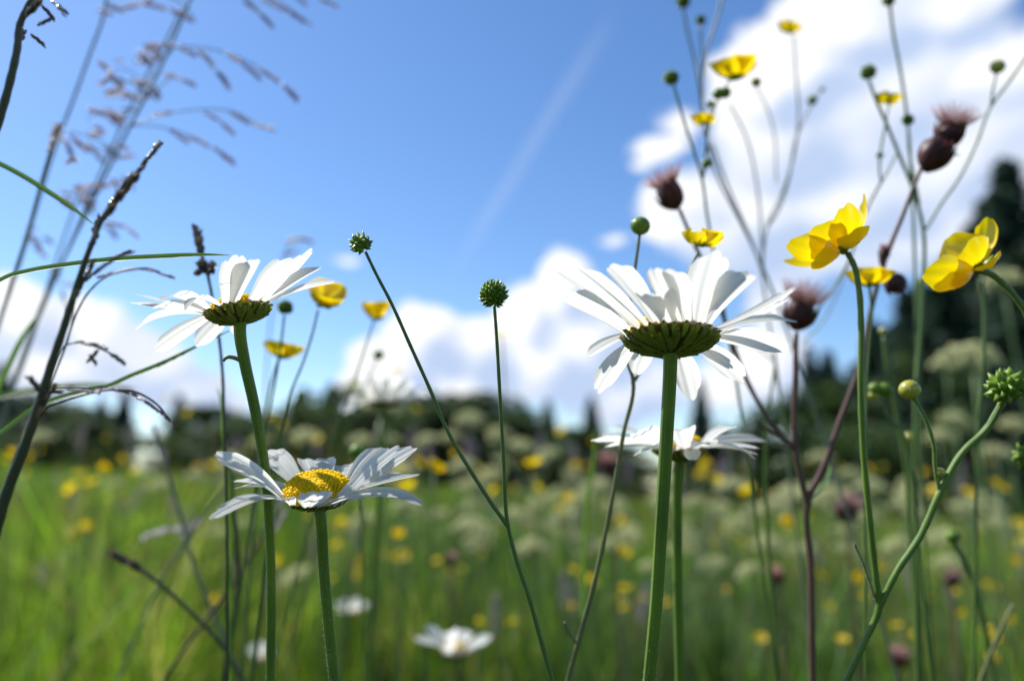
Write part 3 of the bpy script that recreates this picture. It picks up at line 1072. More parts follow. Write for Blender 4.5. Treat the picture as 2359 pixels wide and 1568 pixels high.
plant('buttercup_plant', 'tall branching buttercup with green seed heads and a thin shoot leaving the right edge', 'buttercup', .29,
      [([(2002, 186), (2020, 235), (2042, 285), (2075, 365), (2108, 450), (2127, 530), (2128, 640), (2122, 760), (2112, 900), (2108, 1100)], 6.48, 11.52),
       ([(2048, 244), (2044, 262), (2041, 285)], 3.6, 4.32),
       ([(2041, 283), (2030, 340), (2026, 385), (2030, 422)], 5.04, 5.04),
       ([(2030, 422), (2050, 385), (2068, 350)], 4.32, 4.32),
       ([(2030, 420), (2008, 460), (1985, 510), (1960, 590), (1900, 690), (1860, 740)], 5.04, 5.76),
       ([(2092, 290), (2094, 345), (2104, 400), (2118, 470)], 5.76, 5.76),
       ([(2133, 528), (2165, 475), (2210, 410), (2250, 330), (2283, 245), (2320, 195), (2380, 110)], 6.48, 5.76),
       ([(2296, 168), (2288, 205), (2283, 245)], 4.32, 5.04)],
      [('seed', 2000, 167, 18), ('flower', 2046, 232, 32, 10, 2, 0, .2), ('greenbud', 2027, 358, 8), ('seed', 2092, 277, 14), ('bud', 2298, 154, 17, 10, 0)], mat='stem_thin')
plant('buttercup_plant', 'single seed stalk dropping from the top edge beside the purple flower heads', 'seeding plant', .31,
      [([(2050, 12), (2058, 80), (2070, 140), (2080, 200), (2088, 260), (2100, 420), (2110, 700), (2120, 1000)], 6.48, 7.2)], [('seed', 2047, 0, 15)], mat='stem_thin')
plant('buttercup_plant', 'thin green forked stalk rising from the ground below the largest daisy petals', 'stalk', .3,
      [([(1786, 812), (1784, 850), (1772, 930), (1766, 1000), (1764, 1100), (1770, 1250), (1782, 1400), (1792, 1568)], 5.04, 14.4),
       ([(1815, 1000), (1800, 930), (1790, 880), (1785, 850)], 3.6, 5.04)], [], mat='stem_thin')
for lab, d, st, hd in (
        ('yellow buttercup bloom directly behind the raised petals of the tall side on daisy', .245, [([(733, 712), (722, 760), (700, 830), (668, 910), (655, 960), (640, 1060)], 5.04, 6.48)], [('flower', 744, 700, 66, 24, -30, 0, .75)]),
        ('small yellow buttercup bloom crossed by the slanting seed stalk', .29, [([(862, 738), (845, 790), (815, 880), (770, 1000)], 4.32, 5.04)], [('flower', 868, 734, 54, 0, 0, 0, .8)]),
        ('yellow buttercup bloom with three raised petals, below and right of the tall side on daisy', .27, [([(642, 826), (625, 880), (610, 960), (600, 1060)], 5.04, 5.76)], [('flower', 650, 822, 58, 8, 10, 0, .45)]),
        ('yellow buttercup cup overlapping the maroon stem below the large yellow bloom', .235, [([(2003, 660), (2008, 720), (2000, 820), (1995, 950)], 5.76, 6.48)], [('flower', 2001, 656, 64, 6, 4, 0, .5)]),
        ('tiny yellow bloom peeping out behind the round green seed head stalk', .5, [([(1155, 780), (1160, 850), (1165, 1000)], 4.32, 4.32)], [('flower', 1153, 775, 15, 0, 0, 0, .4)]),
        ('tiny yellow bloom against the cloud left of the slanting seed stalk', .5, [([(915, 865), (908, 930), (900, 1000)], 4.32, 4.32)], [('flower', 917, 857, 14, 0, 0, 0, .5)]),
        ('small green seed head hanging beside the raised right petals of the tall side on daisy', .25, [([(655, 726), (648, 790), (630, 900), (610, 1000)], 5.04, 5.76)], [('seed', 657, 708, 18)]),
        ('small green seed head against the cloud under the small yellow bloom', .36, [([(868, 828), (850, 870), (810, 960), (780, 1050)], 3.6, 4.32)], [('greenbud', 872, 817, 13)]),
        ('curled bright green bud behind the right edge of the lower left daisy', .3, [([(826, 1050), (828, 1100), (832, 1200)], 5.04, 5.76)], [('greenbud', 822, 1040, 18, -30), ('greenbud', 840, 1052, 14, 20)]),
        ('curled lime green bud left of the round yellow bud at the right', .25, [([(2030, 930), (2048, 960), (2075, 990), (2095, 1060), (2110, 1200)], 7.2, 8.64)], [('greenbud', 2015, 895, 16, -40), ('greenbud', 2038, 898, 18, 30), ('bud', 2012, 910, 12)]),
        ('thin stalk with a yellow bud behind the round yellow bud', .33, [([(2094, 1020), (2096, 1060), (2105, 1150), (2110, 1300)], 6.48, 7.92)], [('bud', 2093, 1008, 13)]),
        ('pale green stalk topped by a small knob, right of the large yellow bloom stem', .3, [([(2037, 775), (2042, 830), (2060, 920), (2085, 1060), (2100, 1300)], 10.08, 11.52)], [('bud', 2034, 762, 9)]),
        ('green stalk standing under the nodding bloom at the right edge', .28, [([(2262, 640), (2268, 720), (2266, 820), (2255, 960)], 9, 8)], []),
        ('leafy green stalk at the right, left of the nodding bloom', .33, [([(2118, 640), (2118, 760), (2112, 900), (2110, 1100)], 11, 12)], []),
        ('glossy green seed head cut by the right edge below the umbels', .22, [([(2362, 1060), (2370, 1120), (2380, 1250)], 7.2, 8.64)], [('spiky', 2368, 1050, 30, 0, 0)]),
        ('blurred pale green bent stalk low at the right', .3, [([(2195, 1245), (2215, 1280), (2240, 1335), (2262, 1420)], 12.96, 11.52)], [('greenbud', 2195, 1235, 16)]),
        ('grey twig leaning at the bottom right corner', .27, [([(2335, 1390), (2310, 1440), (2280, 1510), (2258, 1568)], 7.2, 8.64)], []),
        ('dark hooked stalk between the lower left daisy and the tree line', .32, [([(692, 908), (680, 935), (665, 1000), (650, 1080)], 8.64, 7.92)], [('greenbud', 693, 908, 9)])):
    plant('buttercup_plant' if hd else 'plant_stalk', lab, 'buttercup' if any(h[0] == 'flower' for h in hd) else 'stalk', d, st, hd, mat='stem_olive' if 'grey' in lab or 'dark' in lab else 'stem_thin')


# ------------------------------------------------------------------ water avens: maroon nodding heads with pink plumes
def avens_head(o, base, px, py, d, w, h, roll, tuft=True, tuft_len=1.0):
    m = d / FPX
    ax = axis(R(roll), R(random.uniform(-10, 10)))
    c = P(px, py, d)
    b = MB()
    r, hh = w * m * .5, h * m * .5
    ellipsoid(b, c, ax, r * .9, hh * .9, 0, 14, 9, bump=.05)
    e1, e2 = frame(ax, V((.2, .9, .3)))
    for k in range(12):
        a = k * .5236 + random.uniform(-.1, .1)
        q = e1 * math.cos(a) + e2 * math.sin(a)
        petal(b, c - ax * hh * .95 + q * r * .15, c + ax * hh * random.uniform(.5, 1.05) + q * r * random.uniform(.6, 1.15), q, r * .7, bend=.2, cup=-.15, nu=5, nv=7, notch=0, wide=.4, blunt=.5)
    cal = b.build('calyx', M['maroon'], o, base)
    if tuft:
        b = MB()
        for k in range(300):
            a = random.uniform(0, 6.28)
            q = e1 * math.cos(a) + e2 * math.sin(a)
            s = math.sqrt(random.random())
            p = c + ax * hh * .5 + q * r * .5 * s
            tip = p + (ax + q * s * 1.05).normalized() * hh * random.uniform(.8, 1.5) * tuft_len
            tube(b, [p, p.lerp(tip, .5) + q * r * .06, tip], r * .02, r * .008, 3)
        b.build('plume', M['fluff'], o, base)
    return cal


o, base = plant('water_avens', 'maroon stemmed water avens with dark nodding heads and pink plumes, right of the large daisy', 'wildflower', .255,
                [([(2122, 388), (2105, 430), (2088, 475), (2042, 590), (2012, 690), (1985, 830), (1935, 970), (1895, 1080), (1862, 1150), (1868, 1300), (1872, 1568)], 9, 19),
                 ([(1834, 765), (1832, 860), (1830, 960), (1832, 1035), (1845, 1100), (1862, 1165)], 11, 16),
                 ([(1565, 482), (1592, 545), (1640, 650), (1680, 770), (1735, 905), (1785, 985), (1832, 1035)], 8, 13),
                 ([(1735, 965), (1760, 985), (1800, 1005)], 6, 8),
                 ([(2055, 665), (2040, 625), (2028, 600), (2034, 575)], 6, 8),
                 ([(1862, 1150), (1885, 1110), (1905, 1080)], 10, 8)], [], mat='maroon_stem')
avens_head(o, base, 2152, 355, .255, 76, 92, 22, False)
avens_head(o, base, 2186, 312, .257, 62, 60, 14, True, 1.5)
avens_head(o, base, 1546, 450, .255, 62, 76, -24, True, 1.0)
avens_head(o, base, 1842, 725, .257, 70, 80, 14, True, 1.25)
avens_head(o, base, 2062, 652, .256, 56, 54, 150, False)
avens_head(o, base, 2036, 585, .256, 22, 40, 10, True, .6)
b = MB()
petal(b, P(2162, 372, .254), P(2212, 358, .252), UP, .0042, bend=.1, nu=5, nv=7, notch=0, blunt=.5)
petal(b, P(1862, 1150, .255), P(1912, 1070, .26), RIGHT, .006, bend=.1, nu=5, nv=7, notch=0, blunt=.5)
b.build('leaf', M['blade'], o, base)


# ------------------------------------------------------------------ grass stalks
def spikelet(b, p, q, w, mi=0):
    """a narrow pointed spikelet of overlapping glumes from p to q"""
    ax = (q - p)
    L = ax.length
    ax.normalize()
    e1, e2 = frame(ax, V((.3, .8, .5)))
    for k in range(5):
        t0 = k * .15
        sgn = 1 if k % 2 else -1
        o = (e1 * sgn + e2 * random.uniform(-.5, .5)).normalized()
        a = p + ax * L * t0
        petal(b, a, a + ax * L * (.42 if k < 4 else .4) + o * w * .42, o, w * .95, bend=.18, cup=-.45, nu=5, nv=6, notch=0, blunt=.6, wide=.35, base_w=.4, mi=mi)
    ellipsoid(b, p + ax * L * .45, ax, w * .34, L * .45, mi, 6, 6, pointy=.5)


def grass_stalk(label, d, culm, w0, w1, spikes, mat='grass_stem', smat='spikelet', cat='grass stalk', twigs=(), group=None, down=True):
    m = d / FPX
    o, base = plant('grass_stalk', label, cat, d, [(culm, w0, w1)] + list(twigs), [], mat=mat, group=group, down=down, main='culm', side='twig')
    for (x0, y0, x1, y1, w) in spikes:
        b = MB()
        dd = random.uniform(-.006, .006)
        spikelet(b, P(x0, y0, d + dd), P(x1, y1, d + dd * 1.6 + random.uniform(-.003, .003)), w * m)
        b.build('spikelet', M['spikelet_glint' if smat == 'spikelet' and (w >= 13 or random.random() < .12) else smat], o, base)
    return o, base


def chain(p0, p1, n, w, sag=0.0, ln=1.25):
    """n overlapping spikelets along a bending twig"""
    out = []
    for k in range(n):
        t0, t1 = k / n, (k + ln) / n
        f = lambda t: (p0[0] + (p1[0] - p0[0]) * t + random.uniform(-2, 2), p0[1] + (p1[1] - p0[1]) * t + sag * 4 * t * (1 - t) * -1 + random.uniform(-2, 2))
        a, b_ = f(t0), f(min(t1, 1.1))
        out.append((a[0], a[1], b_[0], b_[1], w * random.uniform(.75, 1.1)))
    return out


grass_stalk('dark leaning grass stalk in front at the left, its narrow spike bent right', .142,
            [(300, 402), (262, 462), (232, 512), (206, 575), (175, 665), (150, 745), (118, 840), (88, 935), (55, 1030), (20, 1120), (-10, 1220)], 7, 34,
            chain((232, 512), (310, 408), 7, 23, 4, 1.6) + chain((305, 415), (368, 330), 6, 15, 2, 1.5) + chain((190, 655), (300, 578), 6, 11, 8, 1.3) + [(215, 540, 236, 492, 20), (205, 575, 228, 530, 16), (96, 905, 60, 860, 14), (100, 900, 150, 905, 11)] +
            chain((170, 690), (215, 600), 5, 12, 0, 1.4) + chain((85, 960), (125, 890), 4, 12, 0, 1.4),
            'grass_dark', 'spikelet_dark', twigs=[([(165, 690), (185, 655), (215, 612)], 7, 5), ([(88, 935), (110, 895), (150, 890), (210, 895)], 6, 5)])
grass_stalk('purplish drooping grass twig arching over the tree line at the left', .2,
            [(392, 968), (360, 930), (310, 902), (250, 898), (190, 910), (140, 925), (108, 938), (86, 968), (58, 1042), (22, 1130)], 5, 7,
            chain((215, 902), (300, 903), 5, 9.8, 5, 1.3) + chain((300, 905), (395, 970), 6, 10.5, 5, 1.3) + chain((130, 900), (230, 905), 5, 7.0, 4, 1.2), 'grass_dark', 'spikelet')
grass_stalk('thin dark grass twig with hanging spikelets left of the lower cloud', .22,
            [(290, 838), (262, 818), (225, 800), (180, 788), (150, 796), (127, 828), (110, 885), (80, 968), (40, 1078)], 4, 6,
            chain((170, 786), (245, 802), 4, 7.7, 3, 1.3) + [(250, 810, 292, 840, 10), (205, 815, 225, 842, 10), (228, 805, 200, 835, 9)], 'grass_dark', 'spikelet_dark')
grass_stalk('purplish grass spray above the tall side on daisy, left of its petals', .215,
            [(395, 640), (340, 618), (290, 622), (240, 640), (205, 672), (176, 722), (150, 800), (108, 905), (60, 1030), (20, 1130)], 4, 6,
            chain((220, 640), (330, 618), 6, 8.4, 4, 1.3) + chain((320, 618), (400, 640), 5, 7.7, 3, 1.3) + chain((240, 600), (310, 578), 3, 6.3, 0, 1.2), 'grass_dark', 'spikelet')
# loose silvery panicle upper left
S1 = [(410, 108, 458, 132, 11), (456, 112, 498, 160, 11), (498, 160, 534, 210, 11), (520, 122, 566, 150, 10), (560, 146, 606, 188, 10), (592, 155, 650, 192, 10), (650, 192, 692, 238, 10),
      (375, 170, 420, 182, 10), (418, 182, 456, 200, 10), (330, 104, 372, 112, 10), (370, 100, 408, 108, 10), (400, 258, 352, 266, 10), (470, 258, 512, 280, 9), (508, 280, 545, 314, 9), (530, 258, 580, 288, 10), (580, 284, 640, 302, 9),
      (390, 298, 440, 332, 9), (430, 310, 490, 340, 10), (490, 338, 548, 384, 10), (225, 140, 258, 168, 15), (250, 165, 285, 212, 14), (285, 212, 330, 235, 13), (300, 185, 362, 200, 14), (352, 196, 372, 228, 12), (240, 215, 290, 200, 12),
      (200, 250, 255, 268, 12), (250, 262, 290, 280, 11), (205, 305, 240, 312, 10), (300, 345, 262, 330, 9), (260, 360, 305, 362, 10), (160, 310, 210, 355, 11), (120, 290, 150, 330, 13), (150, 320, 170, 370, 10), (170, 430, 260, 425, 9), (195, 450, 240, 435, 9),
      (240, 510, 300, 525, 8), (290, 522, 326, 552, 9), (225, 430, 300, 418, 8), (370, 100, 330, 118, 10), (262, 170, 225, 200, 11)]
grass_stalk('loose silvery purple grass panicle spreading its spikelets over the sky at upper left', .33,
            [(452, -30), (425, 30), (400, 90), (365, 165), (335, 225), (300, 290), (270, 350), (235, 420), (190, 510), (150, 590), (110, 670), (60, 800), (20, 920)], 6, 8, S1, 'grass_stem', 'spikelet',
            twigs=[([(372, 150), (400, 112), (460, 110), (520, 122), (590, 152)], 3, 3), ([(300, 290), (360, 268), (440, 254), (530, 256), (600, 290)], 3, 3), ([(335, 225), (380, 190), (400, 170)], 3, 3), ([(365, 165), (320, 190), (260, 180)], 3, 3),
                   ([(300, 290), (350, 290), (400, 300), (470, 330)], 3, 3), ([(270, 350), (220, 320), (150, 300)], 3, 3), ([(235, 420), (200, 425), (170, 440)], 3, 3)])
S2 = [(245, 10, 290, 28, 12), (280, 20, 330, 8, 11), (330, 10, 390, 22, 11), (390, 20, 450, 52, 12), (225, 22, 265, 35, 11), (560, 0, 600, 30, 10), (598, 28, 632, 66, 10), (600, -5, 660, 25, 10), (650, 18, 710, 55, 10), (735, -4, 785, 18, 9), (680, -10, 710, 15, 9), (355, -8, 330, 10, 10)]
grass_stalk('grass panicle whose spikelets hang in from the top edge at the left', .35,
            [(248, -20), (240, 30), (205, 130), (165, 240), (130, 330), (95, 440), (60, 560), (20, 680), (-20, 800)], 6, 8, S2, 'grass_stem', 'spikelet',
            twigs=[([(300, -30), (420, 10), (450, 50)], 3, 3), ([(500, -40), (570, 0), (632, 66)], 3, 3), ([(560, -40), (640, 5), (720, 60)], 3, 3)])


def spray(stem, spans, n, w, seed):
    random.seed(seed)
    out = []
    for (x0, y0, x1, y1) in spans:
        for k in range(n):
            t = random.random()
            x, y = x0 + (x1 - x0) * t + random.gauss(0, 14), y0 + (y1 - y0) * t + random.gauss(0, 12)
            a = random.gauss(.5, .35)
            l = random.uniform(26, 52)
            out.append((x, y, x + l * math.cos(a), y + l * math.sin(a), w * random.uniform(.7, 1.2)))
    return out


grass_stalk('fine mauve grass spray, mostly hidden among the silvery panicle at upper left', .37,
            [(420, 20), (380, 100), (330, 190), (290, 270), (240, 380), (180, 520), (120, 660), (60, 800)], 5, 7,
            spray(None, [(250, 150, 350, 110), (235, 205, 350, 190), (200, 270, 300, 240), (180, 330, 290, 350), (160, 440, 280, 430)], 7, 9, 3), 'grass_stem', 'spikelet',
            twigs=[([(330, 190), (290, 160), (245, 160)], 2.5, 2.5), ([(290, 270), (240, 250), (200, 275)], 2.5, 2.5), ([(240, 380), (200, 340), (170, 335)], 2.5, 2.5)])
grass_stalk('thin mauve grass spray low at the left edge, beside the white glossy tip', .4,
            [(190, 430), (150, 540), (110, 660), (70, 790), (30, 900)], 5, 7,
            spray(None, [(150, 440, 90, 560), (190, 470, 260, 520), (60, 520, 80, 600), (100, 600, 160, 690)], 5, 9, 8), 'grass_stem', 'spikelet')
grass_stalk('faint mauve grass head above the raised petals of the tall side on daisy', .42,
            [(700, 552), (670, 560), (650, 610), (630, 700), (610, 900)], 3, 5, [(655, 556, 700, 546, 10), (690, 548, 726, 560, 10), (650, 590, 690, 575, 9)], 'grass_stem', 'spikelet')
grass_stalk('dark grass stalk in the top left corner, reaching the left edge', .15,
            [(100, -40), (62, 20), (45, 60), (40, 110), (25, 180), (0, 270), (-40, 380)], 13, 25,
            [(60, 40, 100, -10, 16), (95, 10, 130, 52, 9), (85, 60, 125, 40, 9), (45, 100, 55, 60, 15), (120, 0, 160, 40, 8), (70, 78, 108, 110, 9)], 'grass_dark', 'spikelet_dark')
grass_stalk('pale thin grass stalk with a white glossy tip near the left edge', .27,
            [(132, 290), (118, 340), (95, 420), (65, 530), (30, 640), (0, 740), (-30, 850)], 6, 8, [(138, 283, 122, 322, 24), (126, 318, 112, 350, 16), (170, 360, 152, 380, 10), (165, 365, 180, 372, 14)], 'grass_stem', 'spikelet')
grass_stalk('narrow dark plantain spike with a star shaped node, left of the tall side on daisy', .225,
            [(458, 560), (466, 590), (478, 632), (490, 690), (502, 760), (512, 850), (516, 960), (520, 1060)], 7, 8,
            [(462, 575, 452, 516, 26), (466, 592, 456, 540, 24), (474, 626, 458, 600, 26), (474, 626, 496, 602, 24), (474, 618, 452, 630, 18), (474, 620, 490, 628, 22), (474, 632, 474, 600, 26)], 'grass_dark', 'spikelet_dark')
for lab, d, culm, w0, w1, sp, mt in (
        ('blurred dark spike of grass bending over the grass at the lower left', .3, [(300, 1298), (350, 1330), (400, 1372), (450, 1420), (500, 1470), (540, 1530)], 9, 10, [(300, 1298, 245, 1265, 22), (325, 1310, 290, 1290, 24), (345, 1322, 315, 1308, 14)], 'grass_dark'),
        ('thin reddish grass stalk crossing behind the tall side on daisy stem', .33, [(625, 1200), (590, 1260), (540, 1340), (480, 1420), (420, 1500), (370, 1580)], 7, 9, [(650, 1150, 610, 1220, 10), (660, 1170, 625, 1230, 9)], 'maroon_stem'),
        ('dark thin stem just left of the tall side on daisy, down to the bottom edge', .3, [(528, 1060), (535, 1150), (545, 1250), (548, 1370), (530, 1470), (515, 1568)], 12, 11, [], 'grass_dark'),
        ('grey green stem leaning right, low at the left', .36, [(360, 1000), (390, 1100), (420, 1200), (450, 1310), (490, 1410), (530, 1500)], 8, 9, [(352, 975, 365, 1010, 12), (360, 1010, 385, 1070, 10)], 'grass_stem'),
        ('straw coloured grass head reflecting light in the mid left grass', .4, [(560, 1060), (520, 1120), (470, 1190), (420, 1260), (370, 1340)], 6, 8, chain((430, 1215), (330, 1235), 5, 14, 4) + chain((470, 1190), (420, 1230), 3, 12, 0), 'grass_stem')):
    grass_stalk(lab, d, culm, w0, w1, sp, mt, 'spikelet_dark' if mt == 'grass_dark' else 'spikelet')


def blade(label, d, pts, w, wa=.2, ddy=0.0, hint=None, name='meadow_grass'):
    m = d / FPX
    q = smooth_pts([P(x, y, d + ddy * i) for i, (x, y) in enumerate(pts)], 6)
    end = q[-1]
    base = V((end.x, end.y, tz(end.x, end.y)))
    g = to_ground([q[-2], end])
    q = q + smooth_pts(g[1:], 4)[1:]
    base = V((q[-1].x, q[-1].y, tz(q[-1].x, q[-1].y)))
    o = thing(name, label, 'grass blade', base)
    b = MB()
    n = len(q)
    vs, fs, uvs = [], [], []
    for i, p in enumerate(q):
        t = (q[min(i + 1, n - 1)] - q[max(i - 1, 0)]).normalized()
        nv, sv = frame(t, hint or (FWD * -.8 + UP * .6))
        W = .5 * w * m * min(1, (i / n) / wa + .02) ** .7
        for u in (-1, -.5, 0, .5, 1):
            vs.append(p + sv * (u * W) + nv * (abs(u) * W * .45))
            uvs.append((u * .5 + .5, i * .1))
    for i in range(n - 1):
        for k in range(4):
            a = i * 5 + k
            fs.append((a, a + 1, a + 6, a + 5))
    b.add(vs, fs, 0, uvs)
    b.build('leaf', M['blade'], o, base)
    return o


blade('narrow green grass blade slanting in from the left edge to the dark stalk', .15, [(218, 518), (170, 482), (110, 442), (50, 405), (-20, 370), (-160, 330), (-400, 500)], 13)
blade('dark green grass blade lying level, pointing at the tall side on daisy', .168, [(532, 588), (460, 588), (380, 592), (300, 596), (220, 603), (150, 612), (70, 625), (15, 640), (-60, 700), (-100, 900)], 15, wa=.15)
blade('green grass blade rising right behind the drooping petals of the tall side on daisy', .205, [(540, 757), (500, 776), (440, 806), (370, 840), (300, 868), (250, 890), (180, 905), (100, 930), (0, 1000)], 14, wa=.3)
blade('pale green blade leaning from the left edge beneath the cloud', .28, [(100, 710), (60, 770), (20, 850), (-20, 950), (-60, 1080)], 18)
blade('blurred light green blade level at the left edge above the yellow flowers', .32, [(320, 895), (220, 888), (120, 895), (40, 905), (-60, 940), (-160, 1100)], 16)
blade('broad green blade standing in the grass right of the daisies', .34, [(1372, 985), (1368, 1060), (1352, 1160), (1345, 1300), (1340, 1480)], 10)
blade('thin dark blade tip left of the tall side on daisy stem', .26, [(500, 890), (512, 930), (516, 1000), (525, 1090), (530, 1250)], 9)


# ------------------------------------------------------------------ trees
def leaf_cloud(name, mat, pts, dirs, size, parent, per=1, aspect=.45):
    """many small leaf faces: pts (n,3), dirs (n,3) leaf axis"""
    n = len(pts)
    rnd = rng.normal(size=(n, 3))
    s = np.cross(dirs, rnd)
    s /= np.linalg.norm(s, axis=1, keepdims=True) + 1e-9
    sz = size * rng.uniform(.6, 1.3, size=(n, 1))
    a = pts - dirs * sz * .5
    b = pts + s * sz * aspect * .5
    c = pts + dirs * sz * .6
    d = pts - s * sz * aspect * .5
    vs = np.stack([a, b, c, d], 1).reshape(-1, 3)
    me = bpy.data.meshes.new(name)
    me.from_pydata(vs.tolist(), [], np.arange(4 * n).reshape(n, 4).tolist())
    me.materials.append(mat)
    o = bpy.data.objects.new(name, me)
    COL.objects.link(o)
    o.parent = parent
    return o


def spruce(seed, name='spruce_tree'):
    """a spruce one unit tall"""
    random.seed(seed)
    r = np.random.default_rng(seed)
    o = thing(name, 'spruce', 'tree', V((0, 0, 0)))
    b = MB()
    tube(b, [V((0, 0, -.03)), V((.003, 0, .3)), V((-.003, .002, .7)), V((0, 0, .99))], 0.016, 0.002, 8)
    P_, D_ = [], []
    z = .05
    while z < .985:
        frac = 1 - z
        Lb = (.014 + .245 * frac ** .9) * (1 if z > .1 else .7)
        nb = 7 if z < .8 else 5
        a0 = random.uniform(0, 6.28)
        for k in range(nb):
            a = a0 + k * 2 * math.pi / nb + random.uniform(-.3, .3)
            L = Lb * random.uniform(.6, 1.15)
            out = np.array([math.cos(a), math.sin(a), 0])
            side = np.array([-math.sin(a), math.cos(a), 0])
            m = int(26 + 260 * L)
            if L > .1:
                tube(b, [V((0, 0, z)), V((out * L * .5)[:]) + V((0, 0, z - L * .12)), V((out * L * .95)[:]) + V((0, 0, z - L * .14))], .004, .001, 4)
            t = r.uniform(.08, 1, m)
            sp = r.normal(size=m) * .28 * L * (1.1 - t) * .8
            droop = -.32 * t * L + .2 * L * t ** 3
            p = out * (t * L)[:, None] + side * sp[:, None] + np.array([0, 0, z]) + np.array([0, 0, 1]) * (droop - np.abs(r.normal(size=m)) * .016 - np.abs(sp) * .3)[:, None]
            d = out * .8 + side * (np.sign(sp) * .7)[:, None] + np.array([0, 0, -.35]) + r.normal(size=(m, 3)) * .25
            P_.append(p)
            D_.append(d)
        z += .021 + .022 * frac
    P_, D_ = np.concatenate(P_), np.concatenate(D_)
    D_ /= np.linalg.norm(D_, axis=1, keepdims=True)
    b.build('trunk', M['bark'], o)
    leaf_cloud('crown', M['needles'], P_, D_, .034, o, aspect=.4)
    return o


def broadleaf(seed, name='broadleaf_tree', wide=.42, low=.12):
    random.seed(seed)
    r = np.random.default_rng(seed)
    o = thing(name, 'tree', 'tree', V((0, 0, 0)))
    b = MB()
    tube(b, [V((0, 0, -.03)), V((.01, 0, .2)), V((-.01, .01, .5)), V((.01, 0, .8))], .03, .006, 8)
    P_, D_ = [], []
    for k in range(34):
        a = random.uniform(0, 6.28)
        z = random.uniform(low, .93)
        rr = wide * math.sin(math.pi * min(1, (z - low + .12) / (1.06 - low))) ** .7 * random.uniform(.25, 1)
        c = np.array([math.cos(a) * rr, math.sin(a) * rr, z])
        tube(b, [V((0, 0, max(.08, z - .25))), V((c * [.5, .5, 1])[:]) - V((0, 0, .1)), V(c[:])], .009, .002, 5)
        m = 190
        q = r.normal(size=(m, 3))
        q /= np.linalg.norm(q, axis=1, keepdims=True)
        s = r.uniform(.5, 1, m) ** .5 * random.uniform(.07, .14)
        P_.append(c + q * s[:, None] * [1, 1, .75])
        D_.append(q * .5 + r.normal(size=(m, 3)) * .6)
    P_, D_ = np.concatenate(P_), np.concatenate(D_)
    D_ /= np.linalg.norm(D_, axis=1, keepdims=True)
    b.build('trunk', M['bark'], o)
    leaf_cloud('crown', M['leaves'], P_, D_, .034, o, aspect=.7)
    return o


def dup(root, label=None, group=None):
    r_ = root.copy()
    COL.objects.link(r_)
    if label:
        r_['label'] = label
    if group:
        r_['group'] = group
    for ch in root.children:
        c = ch.copy()
        COL.objects.link(c)
        c.parent = r_
        for g in ch.children:
            d = g.copy()
            COL.objects.link(d)
            d.parent = c
    return r_


